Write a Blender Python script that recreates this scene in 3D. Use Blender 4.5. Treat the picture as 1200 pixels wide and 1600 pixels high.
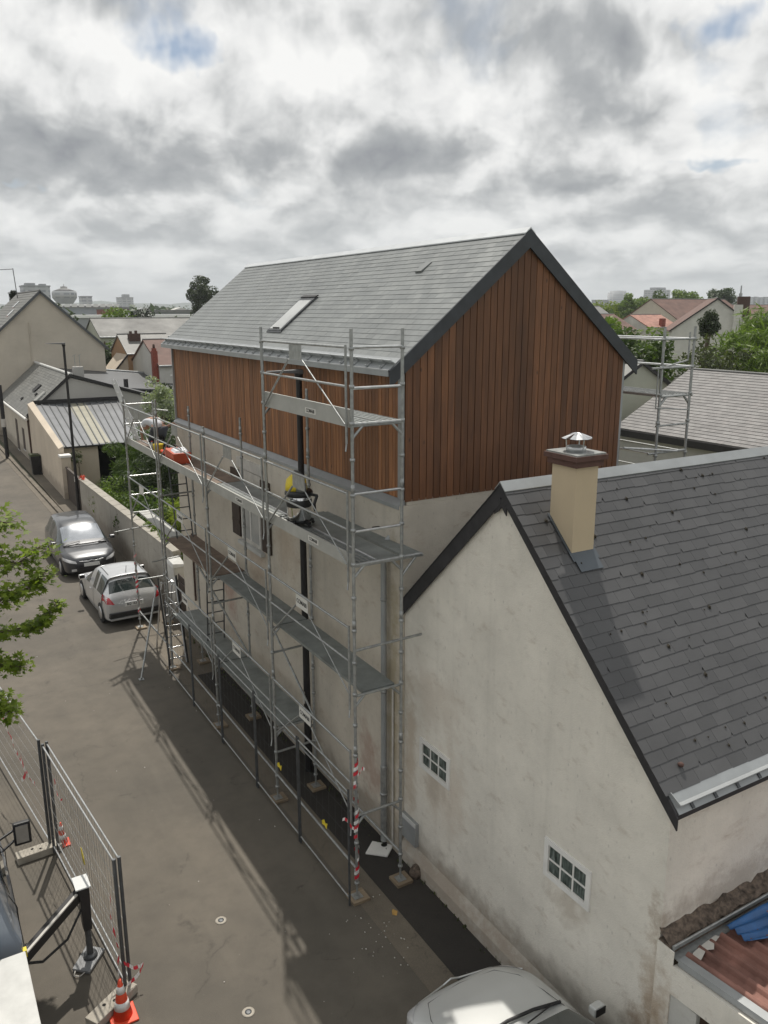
import bpy, math, random, colorsys
from mathutils import Vector, Matrix
import numpy as np
R = math.radians
random.seed(7)
rnd = random.Random(11)
sc = bpy.context.scene
for o in list(bpy.data.objects): bpy.data.objects.remove(o)
col = sc.collection

# ------------------------------------------------------------------ camera
cam_d = bpy.data.cameras.new("Camera"); cam = bpy.data.objects.new("Camera", cam_d); col.objects.link(cam)
YAW, PIT, ROL = 0.5334, 0.2414, -0.0014
F = Vector((math.sin(YAW)*math.cos(PIT), math.cos(YAW)*math.cos(PIT), -math.sin(PIT)))
RT = Vector((math.cos(YAW), -math.sin(YAW), 0)); UP = RT.cross(F)
R2 = math.cos(ROL)*RT + math.sin(ROL)*UP; U2 = -math.sin(ROL)*RT + math.cos(ROL)*UP
m = Matrix.Identity(4)
for i in range(3):
    m[i][0] = R2[i]; m[i][1] = U2[i]; m[i][2] = -F[i]
CAM = Vector((-6.462, -10.337, 8.9985))
m.translation = CAM
cam.matrix_world = m
cam_d.sensor_fit = 'VERTICAL'; cam_d.sensor_height = 36; cam_d.lens = 1275.8/1600*36
cam_d.clip_start = 0.1; cam_d.clip_end = 20000
sc.camera = cam
sc.render.resolution_x = 768; sc.render.resolution_y = 1024
sc.view_settings.view_transform = 'Standard'; sc.view_settings.look = 'None'
sc.view_settings.exposure = 0.07; sc.view_settings.gamma = 1
sc.cycles.max_bounces = 6; sc.cycles.volume_bounces = 0

# ------------------------------------------------------------------ node helper
class NT:
    def __init__(s, tree): s.t = tree; s.n = tree.nodes; s.l = tree.links
    def node(s, typ, **kw):
        nd = s.n.new(typ)
        for k, v in kw.items():
            if k.startswith('i_'):
                nd.inputs[k[2:].replace('_', ' ')].default_value = v
            else: setattr(nd, k, v)
        return nd
    def link(s, a, b): s.l.new(a, b)
    def val(s, sock, v):
        if isinstance(v, bpy.types.NodeSocket): s.l.new(v, sock)
        else: sock.default_value = v
    def math(s, op, a, b=0.0, clamp=False):
        nd = s.n.new('ShaderNodeMath'); nd.operation = op; nd.use_clamp = clamp
        s.val(nd.inputs[0], a); s.val(nd.inputs[1], b); return nd.outputs[0]
    def mix(s, f, a, b, mode='MIX'):
        nd = s.n.new('ShaderNodeMix'); nd.data_type = 'RGBA'; nd.blend_type = mode
        s.val(nd.inputs[0], f)
        s.val(nd.inputs[6], a if isinstance(a, bpy.types.NodeSocket) else (*a, 1) if len(a) == 3 else a)
        s.val(nd.inputs[7], b if isinstance(b, bpy.types.NodeSocket) else (*b, 1) if len(b) == 3 else b)
        return nd.outputs[2]
    def noise(s, vec, scale, detail=4, rough=.55, dist=0.0, out='Fac'):
        nd = s.n.new('ShaderNodeTexNoise'); nd.inputs['Scale'].default_value = scale
        nd.inputs['Detail'].default_value = detail; nd.inputs['Roughness'].default_value = rough
        nd.inputs['Distortion'].default_value = dist
        if vec is not None: s.l.new(vec, nd.inputs['Vector'])
        return nd.outputs[out]
    def ramp(s, fac, stops, interp='LINEAR'):
        nd = s.n.new('ShaderNodeValToRGB'); s.l.new(fac, nd.inputs[0]); nd.color_ramp.interpolation = interp
        e = nd.color_ramp.elements
        while len(e) < len(stops): e.new(.5)
        for k, (p, c) in enumerate(stops):
            e[k].position = p
            e[k].color = (c, c, c, 1) if not hasattr(c, '__len__') else (*c, 1)
        return nd.outputs[0]
    def mapping(s, vec, scale=(1, 1, 1), loc=(0, 0, 0), rot=(0, 0, 0)):
        nd = s.n.new('ShaderNodeMapping'); s.l.new(vec, nd.inputs[0])
        nd.inputs['Scale'].default_value = scale; nd.inputs['Location'].default_value = loc
        nd.inputs['Rotation'].default_value = rot; return nd.outputs[0]

# ------------------------------------------------------------------ world
HAZE = .00022
SUN = Vector((0.20, 0.50, 1.0)).normalized()
elev = math.asin(SUN.z); azim = math.atan2(SUN.x, SUN.y)
def sky_at(u, v):
    d = (F+R2*((u-600)/1275.8)-U2*((v-800)/1275.8)).normalized(); return math.atan2(d.x, d.y), d.z
def _b(wt, u, v, su, sv):
    a, e = sky_at(u, v); return (wt, a, e, su/1300, sv/1300)
SKY_DARK = [_b(.14, 130, 225, 170, 42), _b(.12, 330, 290, 200, 34), _b(.12, 650, 225, 75, 40), _b(.14, 900, 110, 110, 45), _b(-.07, 770, 220, 50, 70), _b(-.06, 480, 230, 50, 40), _b(.14, 960, 293, 95, 14), _b(.10, 700, 60, 160, 40),
            _b(.10, 1080, 330, 60, 30), _b(.08, 300, 370, 160, 22), _b(.12, 100, 20, 200, 30), _b(.08, 1000, 400, 260, 20),
            _b(-.13, 540, 110, 90, 40), _b(-.11, 330, 180, 120, 24), _b(-.09, 1120, 130, 90, 45), _b(-.08, 60, 80, 100, 36), _b(-.07, 640, 320, 160, 30), _b(-.08, 180, 330, 150, 14), _b(.10, 400, 15, 130, 22), _b(.07, 620, 130, 40, 30), _b(.07, 1010, 185, 60, 22)]
SKY_BLUE = [_b(.23, 275, 72, 60, 32), _b(.20, 1150, 20, 55, 26), _b(.15, 1100, 262, 60, 10), _b(.14, 20, 298, 40, 10)]
w = bpy.data.worlds.new("World"); sc.world = w; w.use_nodes = True
T = NT(w.node_tree); T.n.clear()
out = T.node('ShaderNodeOutputWorld'); bg = T.node('ShaderNodeBackground')
sky = T.node('ShaderNodeTexSky'); sky.sky_type = 'NISHITA'; sky.sun_disc = False
sky.sun_elevation = elev; sky.sun_rotation = azim
tc = T.node('ShaderNodeTexCoord'); gen = tc.outputs['Generated']
sep = T.node('ShaderNodeSeparateXYZ'); T.link(gen, sep.inputs[0])
z = sep.outputs[2]
zz = T.math('MAXIMUM', z, 0.0)
az = T.math('ARCTAN2', sep.outputs[0], sep.outputs[1])
lq = T.math('LOGARITHM', T.math('ADD', zz, .10), 2.71828)
cmb = T.node('ShaderNodeCombineXYZ'); T.link(T.math('MULTIPLY', az, 2.9), cmb.inputs[0]); T.link(T.math('MULTIPLY', lq, 1.0), cmb.inputs[1])
P = T.mapping(cmb.outputs[0], loc=(3.1, 1.7, 0))
wn_ = T.noise(P, 3.2, 3, .5, out='Color')
wv = T.node('ShaderNodeVectorMath'); wv.operation = 'MULTIPLY_ADD'; T.link(wn_, wv.inputs[0]); wv.inputs[1].default_value = (.16, .12, 0); T.link(P, wv.inputs[2]); PW = wv.outputs[0]
n1 = T.noise(PW, 1.5, 3, .5)
n2 = T.noise(PW, 2.7, 9, .50)
nu = T.noise(T.mapping(PW, loc=(.01, .10, 0)), 2.7, 5, .50)
nb = T.math('ABSOLUTE', T.math('SUBTRACT', T.noise(T.mapping(PW, loc=(4, 7, 2)), 4.2, 6, .48), .5))
wa = T.noise(P, 3.0, 4, .6); wb = T.noise(T.mapping(P, loc=(5, 5, 5)), 3.0, 4, .6)
azw = T.math('ADD', az, T.math('MULTIPLY', T.math('SUBTRACT', wa, .5), .26)); elw = T.math('ADD', z, T.math('MULTIPLY', T.math('SUBTRACT', wb, .5), .13))
def blob(a0, e0, sa, se):
    u = T.math('DIVIDE', T.math('SUBTRACT', azw, a0), sa); v = T.math('DIVIDE', T.math('SUBTRACT', elw, e0), se)
    q = T.math('ADD', T.math('MULTIPLY', u, u), T.math('MULTIPLY', v, v)); return T.math('POWER', 2.718, T.math('MULTIPLY', q, -1.0))
def ssum(L_):
    o_ = None
    for wgt, *b_ in L_:
        t_ = T.math('MULTIPLY', blob(*b_), wgt); o_ = t_ if o_ is None else T.math('ADD', o_, t_)
    return o_
dark = ssum(SKY_DARK)
dens = T.math('SUBTRACT', T.math('ADD', T.math('MULTIPLY', n1, .5), T.math('MULTIPLY', n2, .5)), ssum(SKY_BLUE))
cover = T.ramp(dens, [(.27, 0.0), (.43, 1.0)])
rel = T.math('MULTIPLY', T.math('SUBTRACT', nu, n2), 1.35)
shade = T.math('ADD', T.math('ADD', T.math('ADD', T.math('MULTIPLY', n1, .24), T.math('MULTIPLY', n2, .48)), T.math('ADD', rel, T.math('MULTIPLY', nb, -.55))), T.math('ADD', dark, .125))
cl = T.ramp(shade, [(.28, (.90, .90, .885)), (.40, (.77, .775, .77)), (.49, (.60, .61, .61)), (.60, (.42, .435, .445)), (.78, (.29, .305, .325))])
skym = T.mix(1.0, sky.outputs[0], (.085, .085, .085), 'MULTIPLY')
both = T.mix(cover, T.mix(.35, skym, (.45, .5, .55)), cl)
hz = T.ramp(z, [(0.0, 1.0), (.06, .45), (.16, 0.0)])
fin = T.mix(T.math('MULTIPLY', hz, .85), both, (.60, .63, .64))
T.link(fin, bg.inputs[0]); bg.inputs[1].default_value = 1.0
T.link(bg.outputs[0], out.inputs[0])
# ------------------------------------------------------------------ sun
sl = bpy.data.lights.new("sun", 'SUN'); sl.energy = 3.7; sl.angle = R(.7); sl.color = (1, .95, .87)
so = bpy.data.objects.new("sun", sl); col.objects.link(so)
so.rotation_euler = (-SUN).to_track_quat('-Z', 'Y').to_euler(); so.location = (0, 0, 60)

# ------------------------------------------------------------------ materials
MAT = {}
def newmat(name):
    mt = bpy.data.materials.new(name); mt.use_nodes = True
    t = NT(mt.node_tree); b = t.n['Principled BSDF']; MAT[name] = mt
    c = t.node('ShaderNodeTexCoord').outputs['Object']
    return t, b, c
def bump(t, b, h, strength=.3, dist=.01):
    nd = t.node('ShaderNodeBump'); nd.inputs['Strength'].default_value = strength
    nd.inputs['Distance'].default_value = dist; t.link(h, nd.inputs['Height']); t.link(nd.outputs[0], b.inputs['Normal'])
def simple(name, c, rough=.6, metal=0, var=.18, scale=6, bmp=0.0, island=0.0, coat=0, spec=None):
    t, b, co = newmat(name)
    n = t.noise(co, scale, 5)
    lo = tuple(x*(1-var) for x in c); hi = tuple(min(1, x*(1+var)) for x in c)
    cc = t.mix(t.ramp(n, [(.3, 0.), (.7, 1.)]), lo, hi)
    if island:
        g = t.node('ShaderNodeNewGeometry').outputs['Random Per Island']
        v = t.math('ADD', t.math('MULTIPLY', g, island*2), 1-island)
        vm = t.node('ShaderNodeVectorMath'); vm.operation = 'SCALE'
        t.link(cc, vm.inputs[0]); t.link(v, vm.inputs['Scale']); cc = vm.outputs[0]
    t.link(cc, b.inputs['Base Color'])
    b.inputs['Roughness'].default_value = rough; b.inputs['Metallic'].default_value = metal
    if coat: b.inputs['Coat Weight'].default_value = coat; b.inputs['Coat Roughness'].default_value = .05
    if spec is not None: b.inputs['Specular IOR Level'].default_value = spec
    if bmp: bump(t, b, t.noise(co, scale*6, 4), bmp, .01)
    return MAT[name]

# asphalt
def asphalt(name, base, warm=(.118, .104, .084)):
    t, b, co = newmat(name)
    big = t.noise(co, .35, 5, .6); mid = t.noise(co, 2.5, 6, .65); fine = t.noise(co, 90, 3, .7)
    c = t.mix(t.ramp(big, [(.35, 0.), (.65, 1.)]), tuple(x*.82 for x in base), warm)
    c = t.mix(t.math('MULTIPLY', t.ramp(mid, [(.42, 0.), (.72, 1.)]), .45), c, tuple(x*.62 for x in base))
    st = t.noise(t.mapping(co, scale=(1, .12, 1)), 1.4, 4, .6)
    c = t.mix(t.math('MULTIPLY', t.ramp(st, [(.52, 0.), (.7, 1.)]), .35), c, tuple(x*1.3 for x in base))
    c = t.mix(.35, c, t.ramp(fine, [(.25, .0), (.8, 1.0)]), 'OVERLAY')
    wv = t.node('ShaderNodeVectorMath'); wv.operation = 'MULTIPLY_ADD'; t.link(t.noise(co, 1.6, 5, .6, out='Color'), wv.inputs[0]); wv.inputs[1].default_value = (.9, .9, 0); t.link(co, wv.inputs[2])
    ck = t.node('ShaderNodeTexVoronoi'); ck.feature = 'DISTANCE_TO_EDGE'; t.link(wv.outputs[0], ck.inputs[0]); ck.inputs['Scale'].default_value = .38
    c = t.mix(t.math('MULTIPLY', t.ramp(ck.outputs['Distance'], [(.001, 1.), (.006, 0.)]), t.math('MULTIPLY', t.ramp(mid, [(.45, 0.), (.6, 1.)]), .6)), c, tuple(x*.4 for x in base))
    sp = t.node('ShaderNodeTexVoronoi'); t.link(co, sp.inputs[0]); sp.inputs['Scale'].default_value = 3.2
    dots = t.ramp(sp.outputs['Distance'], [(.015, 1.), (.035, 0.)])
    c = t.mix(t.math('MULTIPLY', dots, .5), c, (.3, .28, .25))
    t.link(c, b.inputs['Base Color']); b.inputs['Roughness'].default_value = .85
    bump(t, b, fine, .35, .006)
asphalt('asphalt', (.114, .101, .082), (.136, .118, .094))
asphalt('asphalt_dark_shaded', (.030, .027, .024), (.042, .036, .030))  # blackish pavement, its colour also holds the deep shade beneath the scaffold decks
asphalt('pavement', (.13, .112, .088), (.16, .135, .1))
asphalt('concrete_strip', (.15, .128, .1), (.175, .15, .115))
simple('earth', (.10, .11, .07), .95, 0, .4, .05)
# render walls
def render_wall(name, base, stain=(.16, .11, .07), amt=.35, scale=1.0, streak=.3, spots=()):
    t, b, co = newmat(name)
    a = t.noise(co, 1.1*scale, 7, .62); d = t.noise(co, 7*scale, 6, .7); f = t.noise(co, 60, 3, .6)
    c = t.mix(t.ramp(a, [(.3, 0.), (.7, 1.)]), tuple(x*.86 for x in base), tuple(min(1, x*1.08) for x in base))
    c = t.mix(t.math('MULTIPLY', t.ramp(d, [(.55, 0.), (.78, 1.)]), amt*.8), c, tuple(x*.6 for x in base))
    dg = t.noise(t.mapping(co, scale=(1, 1.2, 2.6), rot=(R(38), 0, 0)), 2.3*scale, 6, .68)
    c = t.mix(t.math('MULTIPLY', t.ramp(dg, [(.57, 0.), (.74, 1.)]), amt), c, stain)
    s = t.noise(t.mapping(co, scale=(3, 3, .14)), 1.3, 5, .6)
    c = t.mix(t.math('MULTIPLY', t.ramp(s, [(.55, 0.), (.8, 1.)]), streak), c, tuple(x*.62 for x in base))
    # dirt near the ground
    sp = t.node('ShaderNodeSeparateXYZ'); t.link(t.node('ShaderNodeNewGeometry').outputs['Position'], sp.inputs[0])
    zf = t.math('ADD', sp.outputs[2], t.math('MULTIPLY', t.noise(co, 3, 4), -.9))
    lowm = t.ramp(zf, [(0.0, .45), (.35, 0.)])
    c = t.mix(lowm, c, (.12, .088, .062))
    pos = t.node('ShaderNodeNewGeometry').outputs['Position']; wn = t.noise(co, 2.2, 6, .65); wn2 = t.noise(co, 9, 5, .7)
    for (p0, rad, colr, k_) in spots:
        vs = t.node('ShaderNodeVectorMath'); vs.operation = 'SUBTRACT'; t.link(pos, vs.inputs[0]); vs.inputs[1].default_value = p0
        vd = t.node('ShaderNodeVectorMath'); vd.operation = 'DIVIDE'; t.link(vs.outputs[0], vd.inputs[0]); vd.inputs[1].default_value = rad
        vl = t.node('ShaderNodeVectorMath'); vl.operation = 'LENGTH'; t.link(vd.outputs[0], vl.inputs[0])
        ds = t.math('ADD', vl.outputs['Value'], t.math('ADD', t.math('MULTIPLY', t.math('SUBTRACT', wn, .5), 2.4), t.math('MULTIPLY', t.math('SUBTRACT', wn2, .5), 1.2)))
        c = t.mix(t.math('MULTIPLY', t.ramp(ds, [(.25, 1.), (1.0, 0.)]), k_), c, colr)
    pits = t.node('ShaderNodeTexVoronoi'); t.link(t.mapping(co, scale=(1, 1, .6), rot=(R(35), 0, 0)), pits.inputs[0]); pits.inputs['Scale'].default_value = 7
    c = t.mix(t.math('MULTIPLY', t.ramp(pits.outputs['Distance'], [(.05, 1.), (.13, 0.)]), .35), c, tuple(x*.45 for x in base))
    t.link(c, b.inputs['Base Color']); b.inputs['Roughness'].default_value = .9
    bump(t, b, t.math('ADD', f, t.math('MULTIPLY', d, 2)), .45, .014)
render_wall('render_near', (.73, .695, .62), (.40, .33, .26), .5, 1.0, .3, [((0, -5.35, 1.2), (.4, .32, 1.5), (.34, .23, .13), .6), ((0, -5.2, .5), (.5, .45, .9), (.22, .15, .10), .5), ((0, -.25, 1.9), (.4, .22, 1.6), (.38, .28, .18), .45), ((0, -1.1, 1.9), (.5, .9, .9), (.60, .50, .40), .4), ((0, -.9, 3.2), (.5, .9, .7), (.58, .49, .40), .35), ((0, -1.6, .2), (.5, 2.5, .4), (.28, .21, .15), .45), ((0, -3.9, 1.72), (.3, .42, .35), (.40, .34, .27), .5), ((0, -.95, 1.75), (.3, .40, .3), (.40, .34, .27), .45), ((1.2, -5.34, 2.5), (2.6, .2, .35), (.32, .26, .21), .5)])
render_wall('render_house', (.58, .53, .45), (.30, .20, .13), .45, 1.0, .4, [((-.1, .15, 3.0), (.3, .28, 2.8), (.30, .24, .13), .6), ((-.1, 5.9, 3.7), (.3, .8, .7), (.36, .25, .17), .45), ((-.1, .9, 1.2), (.3, .5, .8), (.34, .2, .15), .5), ((-.1, 7.8, 2.3), (.3, .5, 1.0), (.34, .16, .12), .5), ((-.1, 4.3, 4.4), (.3, .7, .8), (.42, .3, .2), .4)])
render_wall('render_beige', (.54, .49, .41), (.25, .21, .16), .15, .3, .12)
render_wall('render_cream', (.58, .50, .40), (.3, .22, .15), .15, .4, .12)
render_wall('render_garden', (.35, .325, .28), (.14, .125, .105), .45, .8, 1.0)
render_wall('render_grey', (.42, .41, .385), (.2, .19, .17), .12, .3, .1)
render_wall('render_green', (.42, .43, .36), (.22, .22, .18), .12, .3, .1)
render_wall('render_tan', (.38, .24, .14), (.3, .18, .1), .2, .3, .1)
render_wall('render_white', (.55, .54, .50), (.3, .28, .25), .25, .6, .2)
simple('chimney_cream', (.53, .435, .30), .85, 0, .05, 2, .1)
simple('far_grey', (.30, .31, .32), .85, 0, .12, .05)
# slate
def slate(name, c, spread=.16, rough=.42, lichen=None):
    t, b, co = newmat(name)
    g = t.node('ShaderNodeNewGeometry').outputs['Random Per Island']
    v = t.math('ADD', t.math('MULTIPLY', g, spread*2), 1-spread)
    n = t.noise(co, 1.2, 6, .6)
    cc = t.mix(t.ramp(n, [(.3, 0.), (.7, 1.)]), tuple(x*.85 for x in c), tuple(x*1.12 for x in c))
    if lichen:
        l = t.noise(co, 2.4, 8, .7)
        cc = t.mix(t.math('MULTIPLY', t.ramp(l, [(.5, 0.), (.68, 1.)]), .6), cc, lichen)
    vm = t.node('ShaderNodeVectorMath'); vm.operation = 'SCALE'
    t.link(cc, vm.inputs[0]); t.link(v, vm.inputs['Scale'])
    t.link(vm.outputs[0], b.inputs['Base Color'])
    t.link(t.math('ADD', t.math('MULTIPLY', g, .2), rough-.1), b.inputs['Roughness'])
    bump(t, b, t.noise(co, 35, 4), .15, .004)
slate('slate_light', (.185, .195, .192), .10, .40)
slate('slate_dark', (.067, .067, .069), .14, .45)
slate('slate_weathered', (.125, .12, .118), .25, .6, (.20, .185, .178))
slate('slate_pale', (.15, .15, .14), .12, .6, (.21, .205, .185))
# wood
def wood(name, a, bb, dark, ax=2, spread=.3):
    t, b, co = newmat(name)
    g = t.node('ShaderNodeNewGeometry').outputs['Random Per Island']
    off = t.node('ShaderNodeCombineXYZ'); t.link(t.math('MULTIPLY', g, 37.), off.inputs[0]); t.link(t.math('MULTIPLY', g, 91.), off.inputs[2])
    ad = t.node('ShaderNodeVectorMath'); ad.operation = 'ADD'; t.link(co, ad.inputs[0]); t.link(off.outputs[0], ad.inputs[1])
    s = [9, 9, 9]; s[ax] = .7
    gr = t.noise(t.mapping(ad.outputs[0], scale=s), 2.2, 6, .6, .6)
    s2 = [1.2, 1.2, 1.2]; s2[ax] = .35
    bl = t.noise(t.mapping(ad.outputs[0], scale=s2), 1.6, 4, .6)
    c = t.mix(t.ramp(gr, [(.35, 0.), (.68, 1.)]), a, bb)
    c = t.mix(t.math('MULTIPLY', t.ramp(bl, [(.45, 0.), (.72, 1.)]), .55), c, dark)
    kn = t.node('ShaderNodeTexVoronoi'); t.link(t.mapping(ad.outputs[0], scale=(3.2, 3.2, 1.5)), kn.inputs[0]); kn.inputs['Scale'].default_value = 1.1
    c = t.mix(t.math('MULTIPLY', t.ramp(kn.outputs['Distance'], [(.03, 1.), (.075, 0.)]), .75), c, tuple(x*.35 for x in dark))
    v = t.math('ADD', t.math('MULTIPLY', t.math('POWER', g, 1.3), spread*2.2), 1-spread)
    vm = t.node('ShaderNodeVectorMath'); vm.operation = 'SCALE'; t.link(c, vm.inputs[0]); t.link(v, vm.inputs['Scale'])
    t.link(vm.outputs[0], b.inputs['Base Color']); b.inputs['Roughness'].default_value = .62
    bump(t, b, gr, .25, .004)
wood('wood_cladding', (.185, .080, .034), (.118, .051, .024), (.060, .031, .019), 2, .26)
wood('wood_facade', (.32, .142, .056), (.20, .084, .034), (.11, .05, .026), 2, .22)
wood('wood_plate', (.28, .22, .15), (.2, .15, .1), (.12, .09, .06), 0, .25)
simple('wood_dark', (.045, .028, .02), .6, 0, .3, 5)
simple('gate_wood', (.06, .045, .035), .7, 0, .3, 5, .2)
simple('gate_brown', (.035, .018, .010), .55, 0, .3, 8, .1)
# metals
simple('zinc', (.33, .345, .35), .42, .3, .10, 3)
simple('zinc_lead', (.095, .11, .125), .5, .3, .10, 3)
simple('zinc_white', (.62, .64, .65), .35, .3, .08, 3)
simple('galv', (.34, .35, .345), .42, .55, .22, 14)
simple('galv_bright', (.55, .56, .56), .3, .75, .15, 14)
simple('galv_dark', (.10, .105, .11), .5, .5, .25, 10)
simple('deck_metal', (.235, .255, .25), .5, .45, .22, 3)
simple('deck_ply', (.16, .115, .085), .7, 0, .3, 4)
simple('toe_board', (.40, .40, .375), .55, .2, .12, 3)
simple('alu', (.62, .63, .64), .28, .9, .08, 10)
simple('steel_shiny', (.70, .70, .70), .12, 1.0, .05, 4)
simple('pad_grey', (.23, .235, .24), .6, 0, .15, 8)
simple('black_metal', (.022, .021, .022), .5, .2, .2, 6)
simple('black_plastic', (.018, .018, .019), .45, 0, .15, 6)
simple('rubber', (.02, .02, .02), .8, 0, .15, 10)
simple('black_paint', (.025, .024, .026), .75, 0, .3, 6, .2)
simple('verge_slate', (.040, .045, .052), .55, 0, .2, 6, .1)
simple('white_paint', (.72, .71, .68), .5, 0, .06, 5)
simple('white_plastic', (.60, .61, .60), .4, 0, .05, 5)
simple('offwhite', (.50, .48, .44), .6, 0, .15, 5)
simple('concrete_block', (.36, .33, .28), .9, 0, .2, 6, .3)
simple('concrete_light', (.52, .52, .50), .8, 0, .12, 4, .15)
simple('red_plastic', (.62, .035, .02), .45, 0, .1, 5)
simple('orange_red', (.75, .08, .03), .5, 0, .12, 5)
simple('toolbox_red', (.50, .09, .04), .45, 0, .12, 6)
simple('tape_red', (.60, .03, .05), .5, 0, .1, 5)
simple('tape_white', (.75, .74, .72), .5, 0, .05, 5)
simple('yellow', (.72, .56, .03), .45, 0, .08, 4)
simple('tarp_blue', (.02, .10, .27), .38, 0, .35, 3, .5)
simple('brick_red', (.22, .06, .04), .85, 0, .25, 9, .2)
simple('brick_brown', (.075, .045, .035), .85, 0, .3, 9, .2)
simple('cap_brown', (.10, .052, .042), .8, 0, .3, 8, .2)
simple('tile_orange', (.34, .18, .14), .8, 0, .25, 1.5, .2, .1)
simple('tile_brown', (.13, .075, .06), .8, 0, .25, 1, .2, .1)
simple('tile_rose', (.23, .115, .09), .85, 0, .45, 2.2, .3)
simple('mortar_dirty', (.115, .088, .068), .95, 0, .7, 16, .9)
simple('moss', (.025, .02, .012), .95, 0, .4, 20, .3)
simple('lamp_grey', (.13, .13, .13), .5, .2, .1, 4)
simple('skin', (.42, .25, .18), .6, 0, .08, 5)
simple('hair', (.02, .014, .01), .7, 0, .2, 30)
simple('tshirt', (.68, .70, .74), .85, 0, .04, 6, .15)
simple('trousers', (.05, .055, .065), .85, 0, .15, 6)
simple('leaf_dry', (.45, .27, .08), .8, 0, .2, 20)
simple('label_white', (.62, .61, .57), .5, 0, .04, 5)
simple('label_black', (.03, .03, .03), .5, 0, .04, 5)
simple('seam_metal', (.17, .175, .185), .45, .3, .12, 1)
simple('seam_yellow', (.30, .285, .22), .5, .1, .12, 1)
simple('dark_void', (.012, .011, .010), .9)
simple('bark', (.10, .075, .05), .9, 0, .3, 8, .4)
simple('far_metal', (.34, .38, .42), .5, .1, .05, .02)
simple('far_white', (.80, .80, .78), .4, 0, .05, .02)
simple('far_red', (.28, .07, .05), .7, 0, .2, .1)
simple('hill', (.055, .075, .06), .95, 0, .3, .01)
simple('roof_grey', (.17, .17, .165), .65, 0, .2, .6)
simple('roof_zinc_dark', (.085, .088, .092), .5, .2, .12, .6)
# car paints
def paint(name, c, metal=.5, rough=.28):
    t, b, co = newmat(name)
    n = t.noise(co, 3, 4)
    t.link(t.mix(n, tuple(x*.93 for x in c), tuple(min(1, x*1.05) for x in c)), b.inputs['Base Color'])
    b.inputs['Metallic'].default_value = metal; b.inputs['Roughness'].default_value = rough
    b.inputs['Coat Weight'].default_value = .8; b.inputs['Coat Roughness'].default_value = .04
paint('paint_silver', (.52, .53, .54), .55, .32)
paint('paint_silver_pale', (.60, .61, .60), .35, .35)
paint('paint_graphite', (.035, .037, .042), .3, .3)
paint('paint_bluegrey', (.22, .26, .32), .2, .4)
def glassm(name, c, rough=.05, metal=0, spec=.9):
    t, b, co = newmat(name)
    n = t.noise(co, 2.0, 3)
    t.link(t.mix(n, tuple(x*.6 for x in c), tuple(x*1.3 for x in c)), b.inputs['Base Color'])
    b.inputs['Roughness'].default_value = rough; b.inputs['Specular IOR Level'].default_value = spec
glassm('car_glass', (.025, .035, .035))
glassm('window_glass', (.03, .035, .04), .08)
glassm('roof_glass', (.46, .47, .46), .12, 0, .8)
t, b, co = newmat('glass_block')
t.link(t.ramp(t.noise(t.mapping(co, scale=(6, 9, 2.2)), 2.4, 4, .6), [(.35, (.02, .03, .027)), (.55, (.10, .125, .115)), (.75, (.26, .29, .28))]), b.inputs['Base Color'])
b.inputs['Roughness'].default_value = .18; b.inputs['Specular IOR Level'].default_value = .7; bump(t, b, t.noise(co, 30, 3), .3, .01)
glassm('lamp_red', (.42, .01, .02), .15)
glassm('headlight_glass', (.5, .5, .5), .1)
simple('roof_stained', (.15, .148, .14), .7, 0, .45, .5)
glassm('windscreen_painted_sky', (.42, .44, .47), .10)  # sky reflection put into the pale base colour and metallic value
MAT['windscreen_painted_sky'].node_tree.nodes['Principled BSDF'].inputs['Metallic'].default_value = .75
# foliage
def leafm(name, a, b2, spread=.35, trans=.35):
    t, b, co = newmat(name)
    g = t.node('ShaderNodeNewGeometry').outputs['Random Per Island']
    c = t.mix(g, a, b2)
    t.link(c, b.inputs['Base Color']); b.inputs['Roughness'].default_value = .5
    b.inputs['Specular IOR Level'].default_value = .3
    tr = t.node('ShaderNodeBsdfTranslucent'); t.link(t.mix(1.0, c, (1.3, 1.5, .6), 'MULTIPLY'), tr.inputs[0])
    mx = t.node('ShaderNodeMixShader'); mx.inputs[0].default_value = trans
    o = t.n['Material Output']; t.link(b.outputs[0], mx.inputs[1]); t.link(tr.outputs[0], mx.inputs[2]); t.link(mx.outputs[0], o.inputs[0])
leafm('leaf_maple', (.10, .15, .02), (.25, .32, .045), .35, .45)
leafm('leaf_dark', (.022, .035, .014), (.05, .07, .026), .3, .2)
leafm('leaf_mid', (.04, .07, .018), (.085, .125, .03))
leafm('leaf_light', (.09, .14, .03), (.17, .23, .055))
leafm('leaf_yellow', (.13, .17, .03), (.24, .28, .05))
leafm('leaf_olive', (.055, .065, .035), (.10, .115, .06))
leafm('leaf_blackish', (.014, .02, .013), (.03, .038, .02), .3, .15)
leafm('leaf_white', (.20, .23, .17), (.34, .37, .28))
leafm('leaf_far', (.05, .075, .045), (.09, .12, .065), .3, .2)
# towers with window grid (far away)
def tower_mat(name, wall, win, sx, sz):
    t, b, co = newmat(name)
    br = t.node('ShaderNodeTexBrick'); br.offset = 0; br.inputs['Scale'].default_value = 1
    br.inputs['Brick Width'].default_value = sx; br.inputs['Row Height'].default_value = sz
    br.inputs['Mortar Size'].default_value = min(sx, sz)*.28
    br.inputs['Color1'].default_value = (*win, 1); br.inputs['Color2'].default_value = (*[x*1.5 for x in win], 1)
    br.inputs['Mortar'].default_value = (*wall, 1)
    sp = t.node('ShaderNodeSeparateXYZ'); t.link(co, sp.inputs[0]); cb = t.node('ShaderNodeCombineXYZ')
    t.link(t.math('ADD', sp.outputs[0], sp.outputs[1]), cb.inputs[0]); t.link(sp.outputs[2], cb.inputs[1])
    t.link(cb.outputs[0], br.inputs[0]); t.link(br.outputs[0], b.inputs['Base Color']); b.inputs['Roughness'].default_value = .7
tower_mat('tower_pale', (.42, .43, .44), (.20, .215, .235), 6, 3)
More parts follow.
